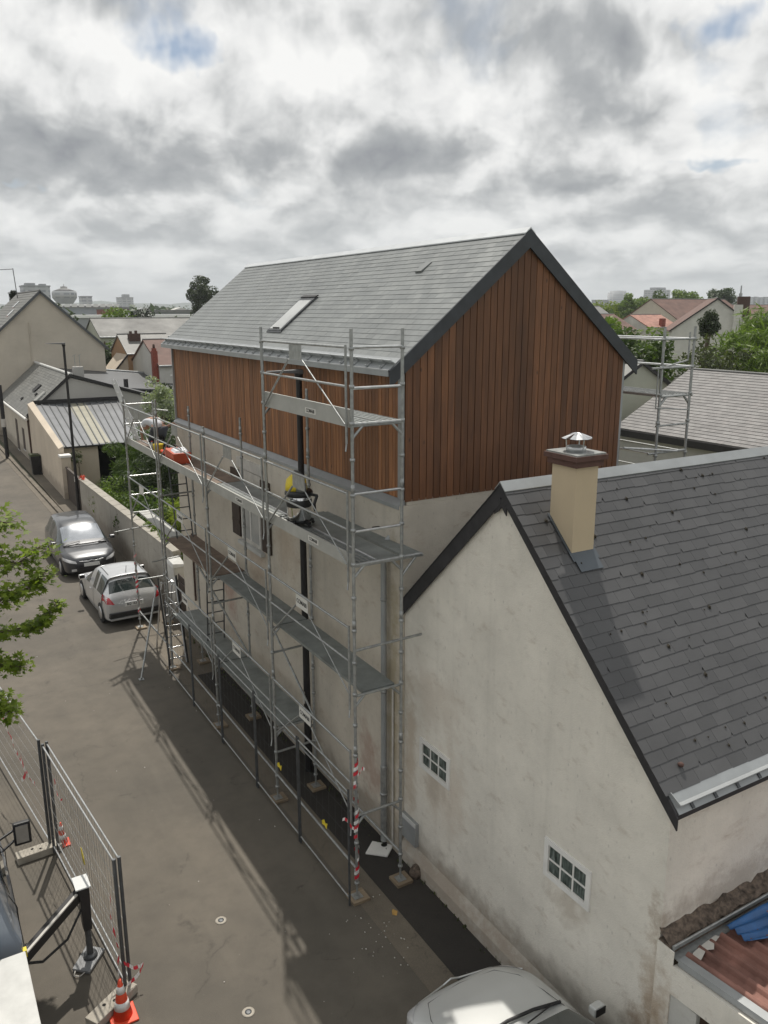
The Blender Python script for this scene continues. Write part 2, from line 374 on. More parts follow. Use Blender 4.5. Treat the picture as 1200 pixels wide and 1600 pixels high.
tower_mat('tower_grey', (.30, .31, .32), (.13, .14, .16), 5, 3)

# ------------------------------------------------------------------ mesh builder
ORG = {}
class MB:
    def __init__(s): s.v = []; s.f = []; s.mi = []; s.cur = 0; s.sm = []
    def face(s, pts, sm=False):
        n = len(s.v); s.v += [tuple(p) for p in pts]; s.f.append(tuple(range(n, n+len(pts)))); s.mi.append(s.cur); s.sm.append(sm); return s
    def raw(s, vs, fs, sm=False):
        n = len(s.v); s.v += [tuple(p) for p in vs]
        for f in fs: s.f.append(tuple(n+i for i in f)); s.mi.append(s.cur); s.sm.append(sm)
        return s
    def hexa(s, p):   # 8 points: bottom 4 (ccw from above), top 4
        return s.raw(p, [(3, 2, 1, 0), (4, 5, 6, 7), (0, 1, 5, 4), (1, 2, 6, 5), (2, 3, 7, 6), (3, 0, 4, 7)])
    def box(s, x0, x1, y0, y1, z0, z1):
        return s.hexa([(x0, y0, z0), (x1, y0, z0), (x1, y1, z0), (x0, y1, z0), (x0, y0, z1), (x1, y0, z1), (x1, y1, z1), (x0, y1, z1)])
    def bar(s, a, b, wd, ht, up=(0, 0, 1)):
        a = Vector(a); b = Vector(b); d = (b-a).normalized(); u = Vector(up)
        if abs(d.dot(u)) > .99: u = Vector((1, 0, 0))
        sd = d.cross(u).normalized(); u = sd.cross(d).normalized(); sd *= wd/2; u *= ht/2
        return s.hexa([a-sd-u, a+sd-u, b+sd-u, b-sd-u, a-sd+u, a+sd+u, b+sd+u, b-sd+u])
    def tube(s, a, b, r, n=8, r2=None, caps=True):
        a = Vector(a); b = Vector(b); d = b-a
        if d.length < 1e-6: return s
        d.normalize(); u = Vector((0, 0, 1)) if abs(d.z) < .95 else Vector((1, 0, 0))
        e1 = d.cross(u).normalized(); e2 = d.cross(e1).normalized(); r2 = r if r2 is None else r2
        vs = []
        for p, q in ((a, r), (b, r2)):
            for k in range(n):
                t = 2*math.pi*k/n; vs.append(p+(e1*math.cos(t)+e2*math.sin(t))*q)
        s.raw(vs, [(k, (k+1) % n, n+(k+1) % n, n+k) for k in range(n)], True)
        if caps: s.raw(vs, [tuple(range(n-1, -1, -1)), tuple(range(n, 2*n))])
        return s
    def path(s, pts, r, n=6):
        for i in range(len(pts)-1): s.tube(pts[i], pts[i+1], r, n)
        return s
    def lathe(s, c, prof, n=20, squash=1.0):   # prof: list of (r,z)
        c = Vector(c); vs = []
        for r, zz in prof:
            for k in range(n):
                t = 2*math.pi*k/n; vs.append((c.x+r*math.cos(t), c.y+r*math.sin(t)*squash, c.z+zz))
        fs = []
        for i in range(len(prof)-1):
            for k in range(n): fs.append((i*n+k, i*n+(k+1) % n, (i+1)*n+(k+1) % n, (i+1)*n+k))
        fs.append(tuple(range(n-1, -1, -1))); fs.append(tuple((len(prof)-1)*n+k for k in range(n)))
        return s.raw(vs, fs, True)
    def prism(s, poly, d):   # extrude planar polygon by vector d
        d = Vector(d); n = len(poly); P = [Vector(p) for p in poly]; vs = P+[p+d for p in P]
        nr = Vector((0, 0, 0))
        for i in range(n): nr += P[i].cross(P[(i+1) % n])
        fl = nr.dot(d) > 0
        fs = [tuple(range(n)), tuple(range(2*n-1, n-1, -1))]+[(i, n+i, n+(i+1) % n, (i+1) % n) for i in range(n)]
        if fl: fs = [tuple(reversed(f)) for f in fs]
        return s.raw(vs, fs)
    def build(s, name, mats, parent=None, smooth=None, bevel=0):
        o0 = ORG.get(parent.as_pointer(), Vector((0, 0, 0))) if parent else Vector((0, 0, 0))
        me = bpy.data.meshes.new(name)
        vs = [(x-o0.x, y-o0.y, zq-o0.z) for x, y, zq in s.v]
        me.from_pydata(vs, [], s.f)
        if isinstance(mats, str): mats = [mats]
        for q in mats: me.materials.append(MAT[q])
        me.polygons.foreach_set('material_index', s.mi)
        me.polygons.foreach_set('use_smooth', s.sm if smooth is None else [smooth]*len(s.f))
        me.update()
        o = bpy.data.objects.new(name, me); col.objects.link(o)
        if parent: o.parent = parent
        ORG[o.as_pointer()] = o0
        if bevel:
            md = o.modifiers.new('b', 'BEVEL'); md.width = bevel; md.segments = 2; md.limit_method = 'ANGLE'
        return o
def tag(o, label=None, cat=None, group=None, kind=None):
    if label: o['label'] = label
    if cat: o['category'] = cat
    if group: o['group'] = group
    if kind: o['kind'] = kind
    return o
def thing(name, label, cat, loc=(0, 0, 0), group=None, rz=0):
    o = bpy.data.objects.new(name, None); col.objects.link(o); o.location = loc; o.rotation_euler = (0, 0, rz)
    o.empty_display_size = .2
    ORG[o.as_pointer()] = Vector(loc) if rz == 0 else Vector((0, 0, 0))
    return tag(o, label, cat, group)
def B(*a): return MB().box(*a)
def copy_tree(o, parent=None):
    c = o.copy(); col.objects.link(c)
    if parent: c.parent = parent
    for ch in list(o.children): copy_tree(ch, c)
    return c
_txt = {}
def text_mesh(s, size):
    if (s, size) in _txt: return _txt[(s, size)]
    cu = bpy.data.curves.new('t', 'FONT'); cu.body = s; cu.size = size; cu.align_x = 'CENTER'; cu.align_y = 'CENTER'; cu.extrude = .001; cu.offset = size*.02
    o = bpy.data.objects.new('t', cu); col.objects.link(o)
    dg = bpy.context.evaluated_depsgraph_get(); me = bpy.data.meshes.new_from_object(o.evaluated_get(dg))
    bpy.data.objects.remove(o); _txt[(s, size)] = me; return me
def lettering(s, size, mat, parent, loc, right, up, name='lettering'):
    me = text_mesh(s, size).copy(); me.materials.clear(); me.materials.append(MAT[mat])
    rt = Vector(right).normalized(); u = Vector(up).normalized(); n = rt.cross(u)
    M = Matrix((( rt.x, u.x, n.x, 0), (rt.y, u.y, n.y, 0), (rt.z, u.z, n.z, 0), (0, 0, 0, 1)))
    o0 = ORG.get(parent.as_pointer(), Vector((0, 0, 0)))
    M.translation = Vector(loc)-o0; me.transform(M)
    o = bpy.data.objects.new(name, me); col.objects.link(o); o.parent = parent; ORG[o.as_pointer()] = o0
    return o

# ------------------------------------------------------------------ ground
tag(B(-4000, 9000, -400, 9000, -1.2, -1.0).build('ground', 'earth'), kind='structure')
tag(B(-60, 120, -30, 160, -1.0, -.02).build('terrain', 'earth'), kind='structure')
tag(MB().face([(-9.5, -25, 0), (-1.24, -25, 0), (-1.24, 26.5, 0), (-1.1, 29, 0), (-1.45, 60, 0), (-3, 120, 0), (-11, 120, 0), (-9.5, 60, 0)]).build('road', 'asphalt'), kind='structure')
tag(MB().face([(-1.24, -25, .003), (-.80, -25, .003), (-.80, 12.0, .003), (-1.24, 12.0, .003)]).build('gutter_strip', 'concrete_strip'), kind='structure')
tag(MB().face([(-.80, -25, .006), (0.4, -25, .006), (.4, 8.6, .006), (-.80, 8.6, .006)]).build('pavement', 'asphalt_dark_shaded'), kind='structure')
tag(MB().face([(-.80, 8.6, .006), (0.6, 8.6, .006), (.9, 26.5, .006), (-.80, 26.5, .006)]).build('pavement', 'pavement'), kind='structure')
tag(MB().face([(-1.24, 12, .003), (-.8, 12, .003), (-.8, 26.5, .003), (-1.24, 26.5, .003)]).build('gutter_strip', 'concrete_strip'), kind='structure')
fp = B(-.62, .6, 26.5, 60, 0, .10)
tag(fp.build('pavement', 'pavement'), kind='structure')
k = MB()
yy = 26.5
while yy < 60:
    x = -.85-.01*(yy-26.5); k.box(x, x+.2, yy, yy+.97, 0, .115); k.box(x-.25, x-.004, yy, yy+.99, 0, .012); yy += 1.0
tag(k.build('kerb', 'concrete_strip'), kind='structure')
tag(B(.35, 16, 13.0, 33, -.02, .03).build('garden_ground', 'earth'), kind='structure')
tag(B(-30, -9.5, -25, 120, -.02, .1).build('pavement', 'pavement'), kind='structure')

# drain covers
for (x, y, lb) in ((-3.23, .03, 'small round pale drain cover in the road, farther from the camera'), (-3.49, -1.76, 'small round pale drain cover in the road, nearer the bottom edge')):
    t = thing('drain_cover', lb, 'drain cover', (x, y, 0), 'drain covers in the road')
    MB().lathe((x, y, 0), [(.085, .001), (.085, .008), (.06, .010)], 14).build('rim', 'concrete_block', t)
    MB().lathe((x, y, 0), [(.045, .0105), (.045, .014), (.02, .014)], 12).build('lid', 'galv_dark', t)

# ------------------------------------------------------------------ slates
def slates(mb, O, U, V, ul, vl, course, wid, rg, thick=.007, lift=.010, gap=.004, jag=.0, skip=0.0):
    """O lower-left corner on the roof plane, U along the eave, V up the slope"""
    O = Vector(O); U = Vector(U).normalized(); V = Vector(V).normalized(); N = U.cross(V)
    if N.z < 0: N = -N
    rows = int(vl/course+.5); course = vl/rows
    for r in range(rows):
        off = (r % 2)*wid*.5; u = -off
        while u < ul-1e-3:
            a = max(u, 0)+gap/2; b = min(u+wid, ul)-gap/2; u += wid
            if b-a < .02 or rg.random() < skip: continue
            v0 = r*course-rg.random()*jag; v1 = min((r+1)*course+.02, vl)
            l = lift+rg.random()*.0015; tl = rg.uniform(-1, 1)*.0006
            p = [O+U*a+V*v0+N*(l+tl), O+U*b+V*v0+N*(l-tl), O+U*b+V*v1+N*.0015, O+U*a+V*v1+N*.0015]
            lo = [q-N*thick for q in p]
            if rg.random() < jag*12:   # broken lower corner
                cw = wid*rg.uniform(.08, .2); cpt = O+U*(b-cw)+V*v0+N*l; p = [p[0], cpt, O+U*b+V*(v0+course*rg.uniform(.2, .55))+N*l, p[2], p[3]]
                lo = [q-N*thick for q in p]
            n = len(p); mb.raw(p+lo, [tuple(range(n))]+[(i, n+i, n+(i+1) % n, (i+1) % n) for i in (0, 1, n-1)])
    return mb

# ------------------------------------------------------------------ WOOD-CLAD HOUSE
W, L, ZC, ZT, ZR = 4.46, 11.65, 6.19, 8.16, 10.22
sl1 = (ZR-ZT)/(W/2+.3)
h = thing('wood_clad_house', 'tall house with larch-clad upper storey and light slate gable roof beside the street', 'house', (0, 0, 0))
RX = W/2
def roof_z(x): return ZR-sl1*abs(x-RX)
mb = MB()
mb.box(-.10, W+.02, -.03, L-.02, -.4, ZC-.09)
mb.box(.03, W-.03, -.028, L-.1, ZC-.088, ZC-.005)
mb.build('masonry_wall', 'render_house', h)
# dark backing
mb = MB(); mb.prism([(.02, .02, ZC-.09), (W-.02, .02, ZC-.09), (W-.02, .02, roof_z(W-.02)-.14), (RX, .02, ZR-.14), (.02, .02, roof_z(.02)-.14)], (0, L-.04, 0))
mb.build('upper_wall', 'dark_void', h)
# facade boards (street side)
mb = MB(); y = 0.03; g2 = random.Random(5)
while y < L:
    wd = .105; mb.box(-.012+g2.random()*.004, .012, y, y+wd-.012, ZC, roof_z(0)-.13); y += wd
mb.build('facade_cladding', 'wood_facade', h)
mb = MB(); x = .0
while x < W-.02:
    wd = .128; x1 = min(x+wd-.012, W)
    za = roof_z(x)-.13; zb = roof_z(x1)-.13; yo = -.004*g2.random()
    mb.hexa([(x, -.034+yo, ZC-.03), (x1, -.034+yo, ZC-.03), (x1, .014, ZC-.03), (x, .014, ZC-.03), (x, -.034+yo, za), (x1, -.034+yo, zb), (x1, .014, zb), (x, .014, za)])
    x += wd
mb.build('gable_cladding', 'wood_cladding', h)
mb = MB(); x = 0
while x < L-.05:
    mb.box(W-.01, W+.012, x, x+.12, ZC, roof_z(W)-.13); x += .13
mb.build('rear_cladding', 'wood_cladding', h)
# zinc ledge under the boards
mb = MB(); mb.prism([(.0, -.02, ZC-.005), (-.125, -.02, ZC-.085), (-.125, -.02, ZC-.14), (.0, -.02, ZC-.14)], (0, L+.0, 0)); mb.build('ledge_flashing', 'zinc', h)
MB().box(W-.005, W+.05, -.035, .02, ZC-.4, roof_z(W)-.16).build('corner_trim', 'zinc', h)
MB().box(-.06, -.0, L, L+.05, ZC-.1, roof_z(0)-.2).build('corner_trim', 'zinc', h)
# roof slab
o_ = .06
mb = MB()
for sgn in (-1, 1):
    xe = RX+sgn*(W/2+.3); 
    mb.hexa([(xe, -o_, ZT-.085), (RX, -o_, ZR-.13), (RX, L+.08, ZR-.13), (xe, L+.08, ZT-.085), (xe, -o_, ZT-.01), (RX, -o_, ZR-.01), (RX, L+.08, ZR-.01), (xe, L+.08, ZT-.01)])
rf = mb.build('roof', 'verge_slate', h)
VV = Vector((1, 0, sl1)).normalized(); ln = math.hypot(W/2+.3, ZR-ZT)
rg = random.Random(3)
mb = slates(MB(), Vector((-.3, -o_, ZT-.008))+VV*.27, (0, 1, 0), VV, L+.14, ln-.27, .125, .215, rg, .004, .0068)
mb.build('slates', 'slate_light', rf)
VV2 = Vector((-1, 0, sl1)).normalized()
mb = slates(MB(), Vector((W+.3, L+.08, ZT-.008)), (0, -1, 0), VV2, L+.14, ln, .25, .43, rg)
mb.build('slates', 'slate_light', rf)
# ridge capping
mb = MB()
for sgn in (-1, 1):
    mb.hexa([(RX+sgn*.10, -.08, ZR-.10*sl1+.012), (RX, -.08, ZR+.012), (RX, L+.1, ZR+.012), (RX+sgn*.10, L+.1, ZR-.10*sl1+.012),
             (RX+sgn*.10, -.08, ZR-.10*sl1+.03), (RX, -.08, ZR+.035), (RX, L+.1, ZR+.035), (RX+sgn*.10, L+.1, ZR-.10*sl1+.03)])
mb.build('ridge_cap', 'zinc_white', rf)
# verge boards on the gable
mb = MB()
for sgn in (-1, 1):
    xe = RX+sgn*(W/2+.3)
    mb.prism([(xe, -o_-.03, ZT-.005), (RX, -o_-.03, ZR+.005), (RX, -o_-.03, ZR-.27), (xe, -o_-.03, ZT-.27+.02)], (0, .03, 0))
mb.build('verge_board', 'verge_slate', rf)
mb = MB()
for sgn in (-1, 1):
    xe = RX+sgn*(W/2+.05)
    mb.prism([(xe, -o_+.001, ZT-.09+.0), (RX, -o_+.001, ZR-.275), (RX, -o_+.001, ZR-.30), (xe, -o_+.001, ZT-.115)], (0, .02, 0))
mb.build('verge_trim', 'zinc', rf)
MB().lathe((0, 0, 0), [(.06, 0), (.06, .015), (.03, .02)], 12).build('ridge_end_disc', 'zinc', rf)
d_ = rf.children[-1]
d_.data.transform(Matrix.Rotation(R(90), 4, 'X')); d_.data.transform(Matrix.Translation((RX, -o_-.032, ZR-.10)))
# Nantes gutter: apron, rim and hooks on the slope
NN = Vector((-sl1, 0, 1)).normalized(); E0 = Vector((-.3, 0, ZT))
def sp(v, n, y): return E0+VV*v+NN*n+Vector((0, y, 0))
mb = MB()
mb.hexa([sp(-.02, -.02, -.05), sp(.26, -.02, -.05), sp(.26, -.02, L+.07), sp(-.02, -.02, L+.07), sp(-.02, .006, -.05), sp(.26, .006, -.05), sp(.26, .006, L+.07), sp(-.02, .006, L+.07)])
mb.prism([(-.315, -.05, ZT-.09), (-.315, -.05, ZT+.005), (-.300, -.05, ZT+.01), (-.302, -.05, ZT-.09)], (0, L+.12, 0))
gt = mb.build('gutter', 'zinc', h)
mb = MB(); mb.hexa([sp(.145, .0, -.04), sp(.155, 0, -.04), sp(.155, 0, L+.06), sp(.145, 0, L+.06), sp(.115, .085, -.04), sp(.125, .085, -.04), sp(.125, .085, L+.06), sp(.115, .085, L+.06)])
mb.tube(sp(.118, .09, -.04), sp(.118, .09, L+.06), .011, 6); mb.build('rim', 'zinc_white', gt)
y = .2
while y < L:
    mb = MB(); mb.bar(sp(.02, .014, y), sp(.12, .012, y), .035, .012, NN); mb.bar(sp(.02, .014, y), sp(.02, .05, y), .035, .012); mb.bar(sp(.118, .012, y), sp(.118, .1, y), .03, .012); mb.build('gutter_hook', 'zinc', gt); y += .42
# skylight
def sky_light(v0, v1, y0, y1):
    t = MB().hexa([sp(v0, 0, y0), sp(v1, 0, y0), sp(v1, 0, y1), sp(v0, 0, y1), sp(v0, .035, y0), sp(v1, .035, y0), sp(v1, .035, y1), sp(v0, .035, y1)]).build('roof_window', 'galv_dark', rf)
    MB().hexa([sp(v0+.04, .035, y0+.05), sp(v1-.10, .035, y0+.05), sp(v1-.10, .035, y1-.05), sp(v0+.04, .035, y1-.05), sp(v0+.04, .041, y0+.05), sp(v1-.10, .041, y0+.05), sp(v1-.10, .041, y1-.05), sp(v0+.04, .041, y1-.05)]).build('pane', 'roof_glass', t)
    MB().hexa([sp(v0-.04, 0, y0-.03), sp(v0, 0, y0-.03), sp(v0, 0, y1+.03), sp(v0-.04, 0, y1+.03), sp(v0-.04, .015, y0-.03), sp(v0, .025, y0-.03), sp(v0, .025, y1+.03), sp(v0-.04, .015, y1+.03)]).build('sill', 'galv_dark', t)
    MB().bar(sp(v0+.06, .05, y0+.15), sp(v0+.06, .05, y0+.45), .02, .02).build('handle', 'black_metal', t)
    MB().hexa([sp(v1-.01, .03, y0-.02), sp(v1+.07, .02, y0-.02), sp(v1+.07, .02, y1+.02), sp(v1-.01, .03, y1+.02), sp(v1-.01, .055, y0-.02), sp(v1+.07, .04, y0-.02), sp(v1+.07, .04, y1+.02), sp(v1-.01, .055, y1+.02)]).build('head_flashing', 'black_metal', t)
sky_light(.70, 1.72, 5.02, 5.68)
MB().hexa([sp(2.35, 0, 1.9), sp(2.62, 0, 1.9), sp(2.62, 0, 2.1), sp(2.35, 0, 2.1), sp(2.35, .03, 1.9), sp(2.62, .012, 1.9), sp(2.62, .012, 2.1), sp(2.35, .03, 2.1)]).build('roof_vent', 'slate_light', rf)
# first-floor window with dark shutters
XF = -.10
wn = B(XF-.02, XF, 5.55, 6.75, 3.95, 5.6).build('window', 'offwhite', h)
B(XF-.026, XF-.02, 5.65, 6.65, 4.05, 5.3).build('pane', 'roof_glass', wn)
mb = B(XF-.045, XF-.026, 6.12, 6.18, 4.05, 5.3); mb.box(XF-.045, XF-.026, 5.6, 5.65, 4.0, 5.35); mb.box(XF-.045, XF-.026, 6.65, 6.7, 4.0, 5.35); mb.build('sash', 'white_paint', wn)
B(XF-.10, XF+.01, 5.45, 6.85, 3.86, 3.94).build('sill', 'concrete_light', wn)
for y0, y1 in ((5.05, 5.5), (6.8, 7.28)):
    s_ = B(XF-.05, XF-.01, y0, y1, 4.0, 5.55).build('shutter', 'wood_dark', h)
    B(XF-.062, XF-.05, y0+.02, y1-.02, 4.3, 4.37).box(XF-.062, XF-.05, y0+.02, y1-.02, 5.2, 5.27).build('shutter_rail', 'wood_dark', s_)
B(XF-.03, XF+.005, 5.4, 6.9, 5.62, 5.85).build('lintel', 'offwhite', h)
MB().tube((XF-.05, 10.5, 3.2), (XF-.05, 10.5, 1.3), .03, 8).build('drainpipe', 'brick_brown', h)
dp = MB().tube((-.19, .30, 5.42), (-.19, .30, 1.5), .048, 12).build('drainpipe', 'zinc', h)
MB().tube((-.19, .30, 1.55), (-.19, .30, .12), .058, 12).build('base_pipe', 'galv', dp)
mb = MB()
for zq in (1.52, 2.9, 4.5): mb.lathe((-.19, .3, zq), [(.056, 0), (.056, .04)], 12)
mb.lathe((-.19, .3, 1.0), [(.066, 0), (.066, .05)], 12); mb.build('pipe_clips', 'galv', dp)
MB().tube((-.19, .30, 5.42), (-.06, .30, 5.55), .046, 10).build('swan_neck', 'zinc', dp)
MB().box(-.055, -.014, -.02, .10, ZC+.01, roof_z(0)-.14).build('corner_trim', 'zinc', h)
MB().tube((-.125, .12, 3.1), (-.125, .12, .1), .018, 8).build('cable_duct', 'offwhite', h)
MB().tube((-.12, .55, 5.66), (-.28, .50, 5.68), .008, 6).build('wall_hook', 'black_metal', h)

# ------------------------------------------------------------------ NEAR HOUSE
YR, ZN, YE, ZE = -2.39, 6.88, -5.34, 4.02
s2 = (ZN-ZE)/(YR-YE)
nh = thing('rendered_house', 'rendered house in the right foreground with dark slate roof and blank gable on the street', 'house', (0, -2.6, 0))
XN = 8.2
mb = MB(); zl = ZN-s2*(0-YR)
mb.prism([(0, YE, -.4), (0, -.04, -.4), (0, -.04, ZN-s2*(-.04-YR)-.09), (0, YR, ZN-.09), (0, YE, ZE-.09)], (XN, 0, 0))
nw = mb.build('wall', 'render_near', nh)
mb = MB(); mb.prism([(0, -.06, -.02), (-.11, -.06, -.02), (-.09, -.06, .2), (0, -.06, .36)], (0, -5.2, 0)); mb.build('plinth', 'render_near', nh)
# roof
mb = MB(); ov = .05; yl = .02
ye2 = YE-.10; ze2 = ZE-s2*.10
for (ya, za, yb, zb) in ((ye2, ze2, YR, ZN), (YR, ZN, -.04, ZN-s2*(-.04-YR))):
    mb.hexa([(-ov, ya, za-.085), (XN, ya, za-.085), (XN, yb, zb-.085), (-ov, yb, zb-.085), (-ov, ya, za-.01), (XN, ya, za-.01), (XN, yb, zb-.01), (-ov, yb, zb-.01)])
nr = mb.build('roof', 'black_paint', nh)
V3 = Vector((0, 1, s2)).normalized(); N3 = Vector((0, -s2, 1)).normalized(); l3 = math.hypot(YR-ye2, ZN-ze2)
E3 = Vector((0, ye2, ze2))
def s3(x, v, n): return Vector((x, ye2, ze2))+V3*v+N3*n
rg = random.Random(21)
slates(MB(), s3(-ov-.02, .20, -.004), (1, 0, 0), V3, XN+.05, l3-.22, .155, .27, rg, .005, .0085, .003, .014, .002).build('slates', 'slate_dark', nr)
V4 = Vector((0, -1, s2)).normalized(); l4 = math.hypot(2.35, s2*2.35)
slates(MB(), (-ov-.02, -.04, ZN-s2*2.35-.005), (1, 0, 0), V4, XN+.05, l4-.06, .155, .27, rg, .004, .0065, .003, .01).build('slates', 'slate_dark', nr)
# ridge zinc
mb = MB()
for s_ in (1, -1):
    mb.hexa([(-ov-.02, YR, ZN+.012), (XN, YR, ZN+.012), (XN, YR-s_*.105, ZN-.105*s2+.012), (-ov-.02, YR-s_*.105, ZN-.105*s2+.012),
             (-ov-.02, YR, ZN+.03), (XN, YR, ZN+.03), (XN, YR-s_*.105, ZN-.105*s2+.02), (-ov-.02, YR-s_*.105, ZN-.105*s2+.02)])
mb.build('ridge_cap', 'zinc', nr)
# rake boards
mb = MB()
mb.prism([(-.035, .0, ZN-s2*(0-YR)+.0), (-.035, YR, ZN+.0), (-.035, YR, ZN-.27), (-.035, .0, ZN-s2*(0-YR)-.27)], (-.02, 0, 0))
mb.prism([(-.036, ye2-.02, ze2-.04), (-.036, YR, ZN-.005), (-.036, YR, ZN-.17), (-.036, ye2-.02, ze2-.19)], (-.02, 0, 0))
mb.prism([(-.034, YR-.12, ZN-.2), (-.034, YR+.10, ZN-.2), (-.034, YR+.12, ZN-.42), (-.034, YR+.03, ZN-.36), (-.034, YR-.02, ZN-.30), (-.034, YR-.12, ZN-.40)], (-.018, 0, 0))
mb.build('verge_board', 'black_paint', nr)
# gutter on slope
mb = MB(); mb.hexa([s3(-.02, -.02, -.03), s3(XN, -.02, -.03), s3(XN, .21, -.02), s3(-.02, .21, -.02), s3(-.02, -.02, .002), s3(XN, -.02, .002), s3(XN, .21, .003), s3(-.02, .21, .003)])
g2_ = mb.build('gutter', 'zinc', nh)
mb = MB(); mb.hexa([s3(0, .085, 0), s3(XN, .085, 0), s3(XN, .09, 0), s3(0, .09, 0), s3(0, .05, .075), s3(XN, .05, .075), s3(XN, .055, .075), s3(0, .055, .075)]); mb.tube(s3(0, .052, .08), s3(XN, .052, .08), .008, 6)
mb.hexa([s3(-.01, .05, 0), s3(0, .05, 0), s3(0, .21, 0), s3(-.01, .21, 0), s3(-.01, .05, .075), s3(0, .05, .075), s3(0, .21, .03), s3(-.01, .21, .03)]); mb.build('rim', 'zinc', g2_)
for i in range(20):
    mb = MB(); x = .2+i*.37; mb.bar(s3(x, -.015, .008), s3(x, .06, .008), .04, .016, N3); mb.bar(s3(x, .07, .01), s3(x, .05, .085), .02, .008); mb.build('gutter_hook', 'galv_dark', g2_)
# moss lumps
mb = MB()
for i in range(95):
    x = rg.uniform(.3, 5.2); r_ = rg.random(); v = .35+(l3-.5)*(r_**1.25)
    v = .28+.158*round((v-.28)/.158)+rg.uniform(-.02, .02)
    sz = rg.choice([.012, .015, .02, .03]); c = s3(x, v, .012)
    mb.raw([c+Vector((sz*a, 0, 0))+V3*(sz*b)+N3*(n*sz*.5) for a, b, n in ((-1, 0, 0), (0, -1.3, 0), (1, 0, 0), (.2, 1.2, 0), (0, 0, 1.2))], [(0, 1, 4), (1, 2, 4), (2, 3, 4), (3, 0, 4)])
tag(mb.build('moss', 'moss', nr), kind='stuff')
c = s3(.32, .42, .02); MB().lathe(c, [(.03, -.01), (.035, .015), (.01, .035)], 8).build('snail_shell_moss', 'cap_brown', nr)
# windows of glass block
for y0, y1, z0, z1 in ((-1.35, -.53, 1.93, 2.45), (-4.30, -3.48, 1.90, 2.45)):
    fr = MB()
    t_ = .075
    fr.box(-.025, .0, y0, y1, z0, z0+t_); fr.box(-.025, 0, y0, y1, z1-t_, z1); fr.box(-.025, 0, y0, y0+t_, z0+t_, z1-t_); fr.box(-.025, 0, y1-t_, y1, z0+t_, z1-t_)
    wn = fr.build('window', 'white_paint', nh)
    g = MB(); bw = (y1-y0-2*t_)/3; bh = (z1-z0-2*t_)/2; jm = MB()
    for i in range(3):
        for j in range(2):
            ya = y0+t_+i*bw; za = z0+t_+j*bh
            g.box(-.009, -.001, ya+.012, ya+bw-.012, za+.012, za+bh-.012)
    g.build('glass_blocks', 'glass_block', wn, bevel=.004)
    for i in (1, 2): ya = y0+t_+i*bw; jm.box(-.016, 0, ya-.012, ya+.012, z0+t_, z1-t_)
    za = z0+t_+bh
    for i in range(3): ya = y0+t_+i*bw; jm.box(-.0155, 0, ya+.012, ya+bw-.012, za-.012, za+.012)
    jm.build('joints', 'white_paint', wn)
mbx = B(-.07, 0, -.50, -.06, .42, .84).build('meter_box', 'zinc', nh)
B(-.085, -.07, -.51, -.05, .79, .86).build('lid', 'white_plastic', mbx)
# chimney
ch = MB(); ch.box(.42, .78, -3.22, -2.80, 5.9, 7.17); ch = ch.build('chimney', 'chimney_cream', nh)
MB().box(.375, .825, -3.265, -2.755, 7.17, 7.25).box(.34, .86, -3.30, -2.72, 7.25, 7.31).build('chimney_cap', 'cap_brown', ch)
MB().box(.36, .84, -3.28, -2.74, 7.31, 7.33).build('cap_plate', 'galv', ch)
cx_, cy_ = .60, -3.01
mb = MB().lathe((cx_, cy_, 7.33), [(.12, 0), (.12, .06), (.105, .06), (.105, .01)], 20)
for a in (30, 150, 270): mb.tube((cx_+.115*math.cos(R(a)), cy_+.115*math.sin(R(a)), 7.33), (cx_+.13*math.cos(R(a)), cy_+.13*math.sin(R(a)), 7.50), .008, 6)
cw = mb.build('cowl', 'galv_bright', ch)
vs = []; n = 16
mb = MB(); prof = [(.19, 0), (.10, .045), (.03, .075)]
for r, zq in prof:
    for k_ in range(n):
        a = 2*math.pi*k_/n; rr = r*(1.03 if k_ % 2 else .97); vs.append((cx_+rr*math.cos(a), cy_+rr*math.sin(a), 7.49+zq*.8+(.006 if k_ % 2 else 0)))
vs.append((cx_, cy_, 7.56))
fs = [(i*n+k_, i*n+(k_+1) % n, (i+1)*n+(k_+1) % n, (i+1)*n+k_) for i in range(2) for k_ in range(n)]+[(2*n+k_, 2*n+(k_+1) % n, 3*n) for k_ in range(n)]
mb.raw(vs, fs); mb.raw([(v[0], v[1], v[2]-.004) for v in vs], [tuple(reversed(f)) for f in fs]); mb.build('cowl_hat', 'steel_shiny', cw)
vch = (-3.22-ye2)/math.cos(math.atan(s2))
mb = MB(); mb.hexa([s3(.415, vch-.25, .014), s3(.785, vch-.25, .014), s3(.785, vch+.02, .014), s3(.415, vch+.02, .014), s3(.415, vch-.25, .020), s3(.785, vch-.25, .020), s3(.785, vch+.02, .022), s3(.415, vch+.02, .022)])
for x0, x1 in ((.385, .418), (.782, .815)): mb.hexa([s3(x0, vch-.1, .014), s3(x1, vch-.1, .014), s3(x1, vch+.62, .014), s3(x0, vch+.62, .014), s3(x0, vch-.1, .020), s3(x1, vch-.1, .020), s3(x1, vch+.62, .020), s3(x0, vch+.62, .020)])
mb.build('chimney_flashing', 'zinc_lead', ch)

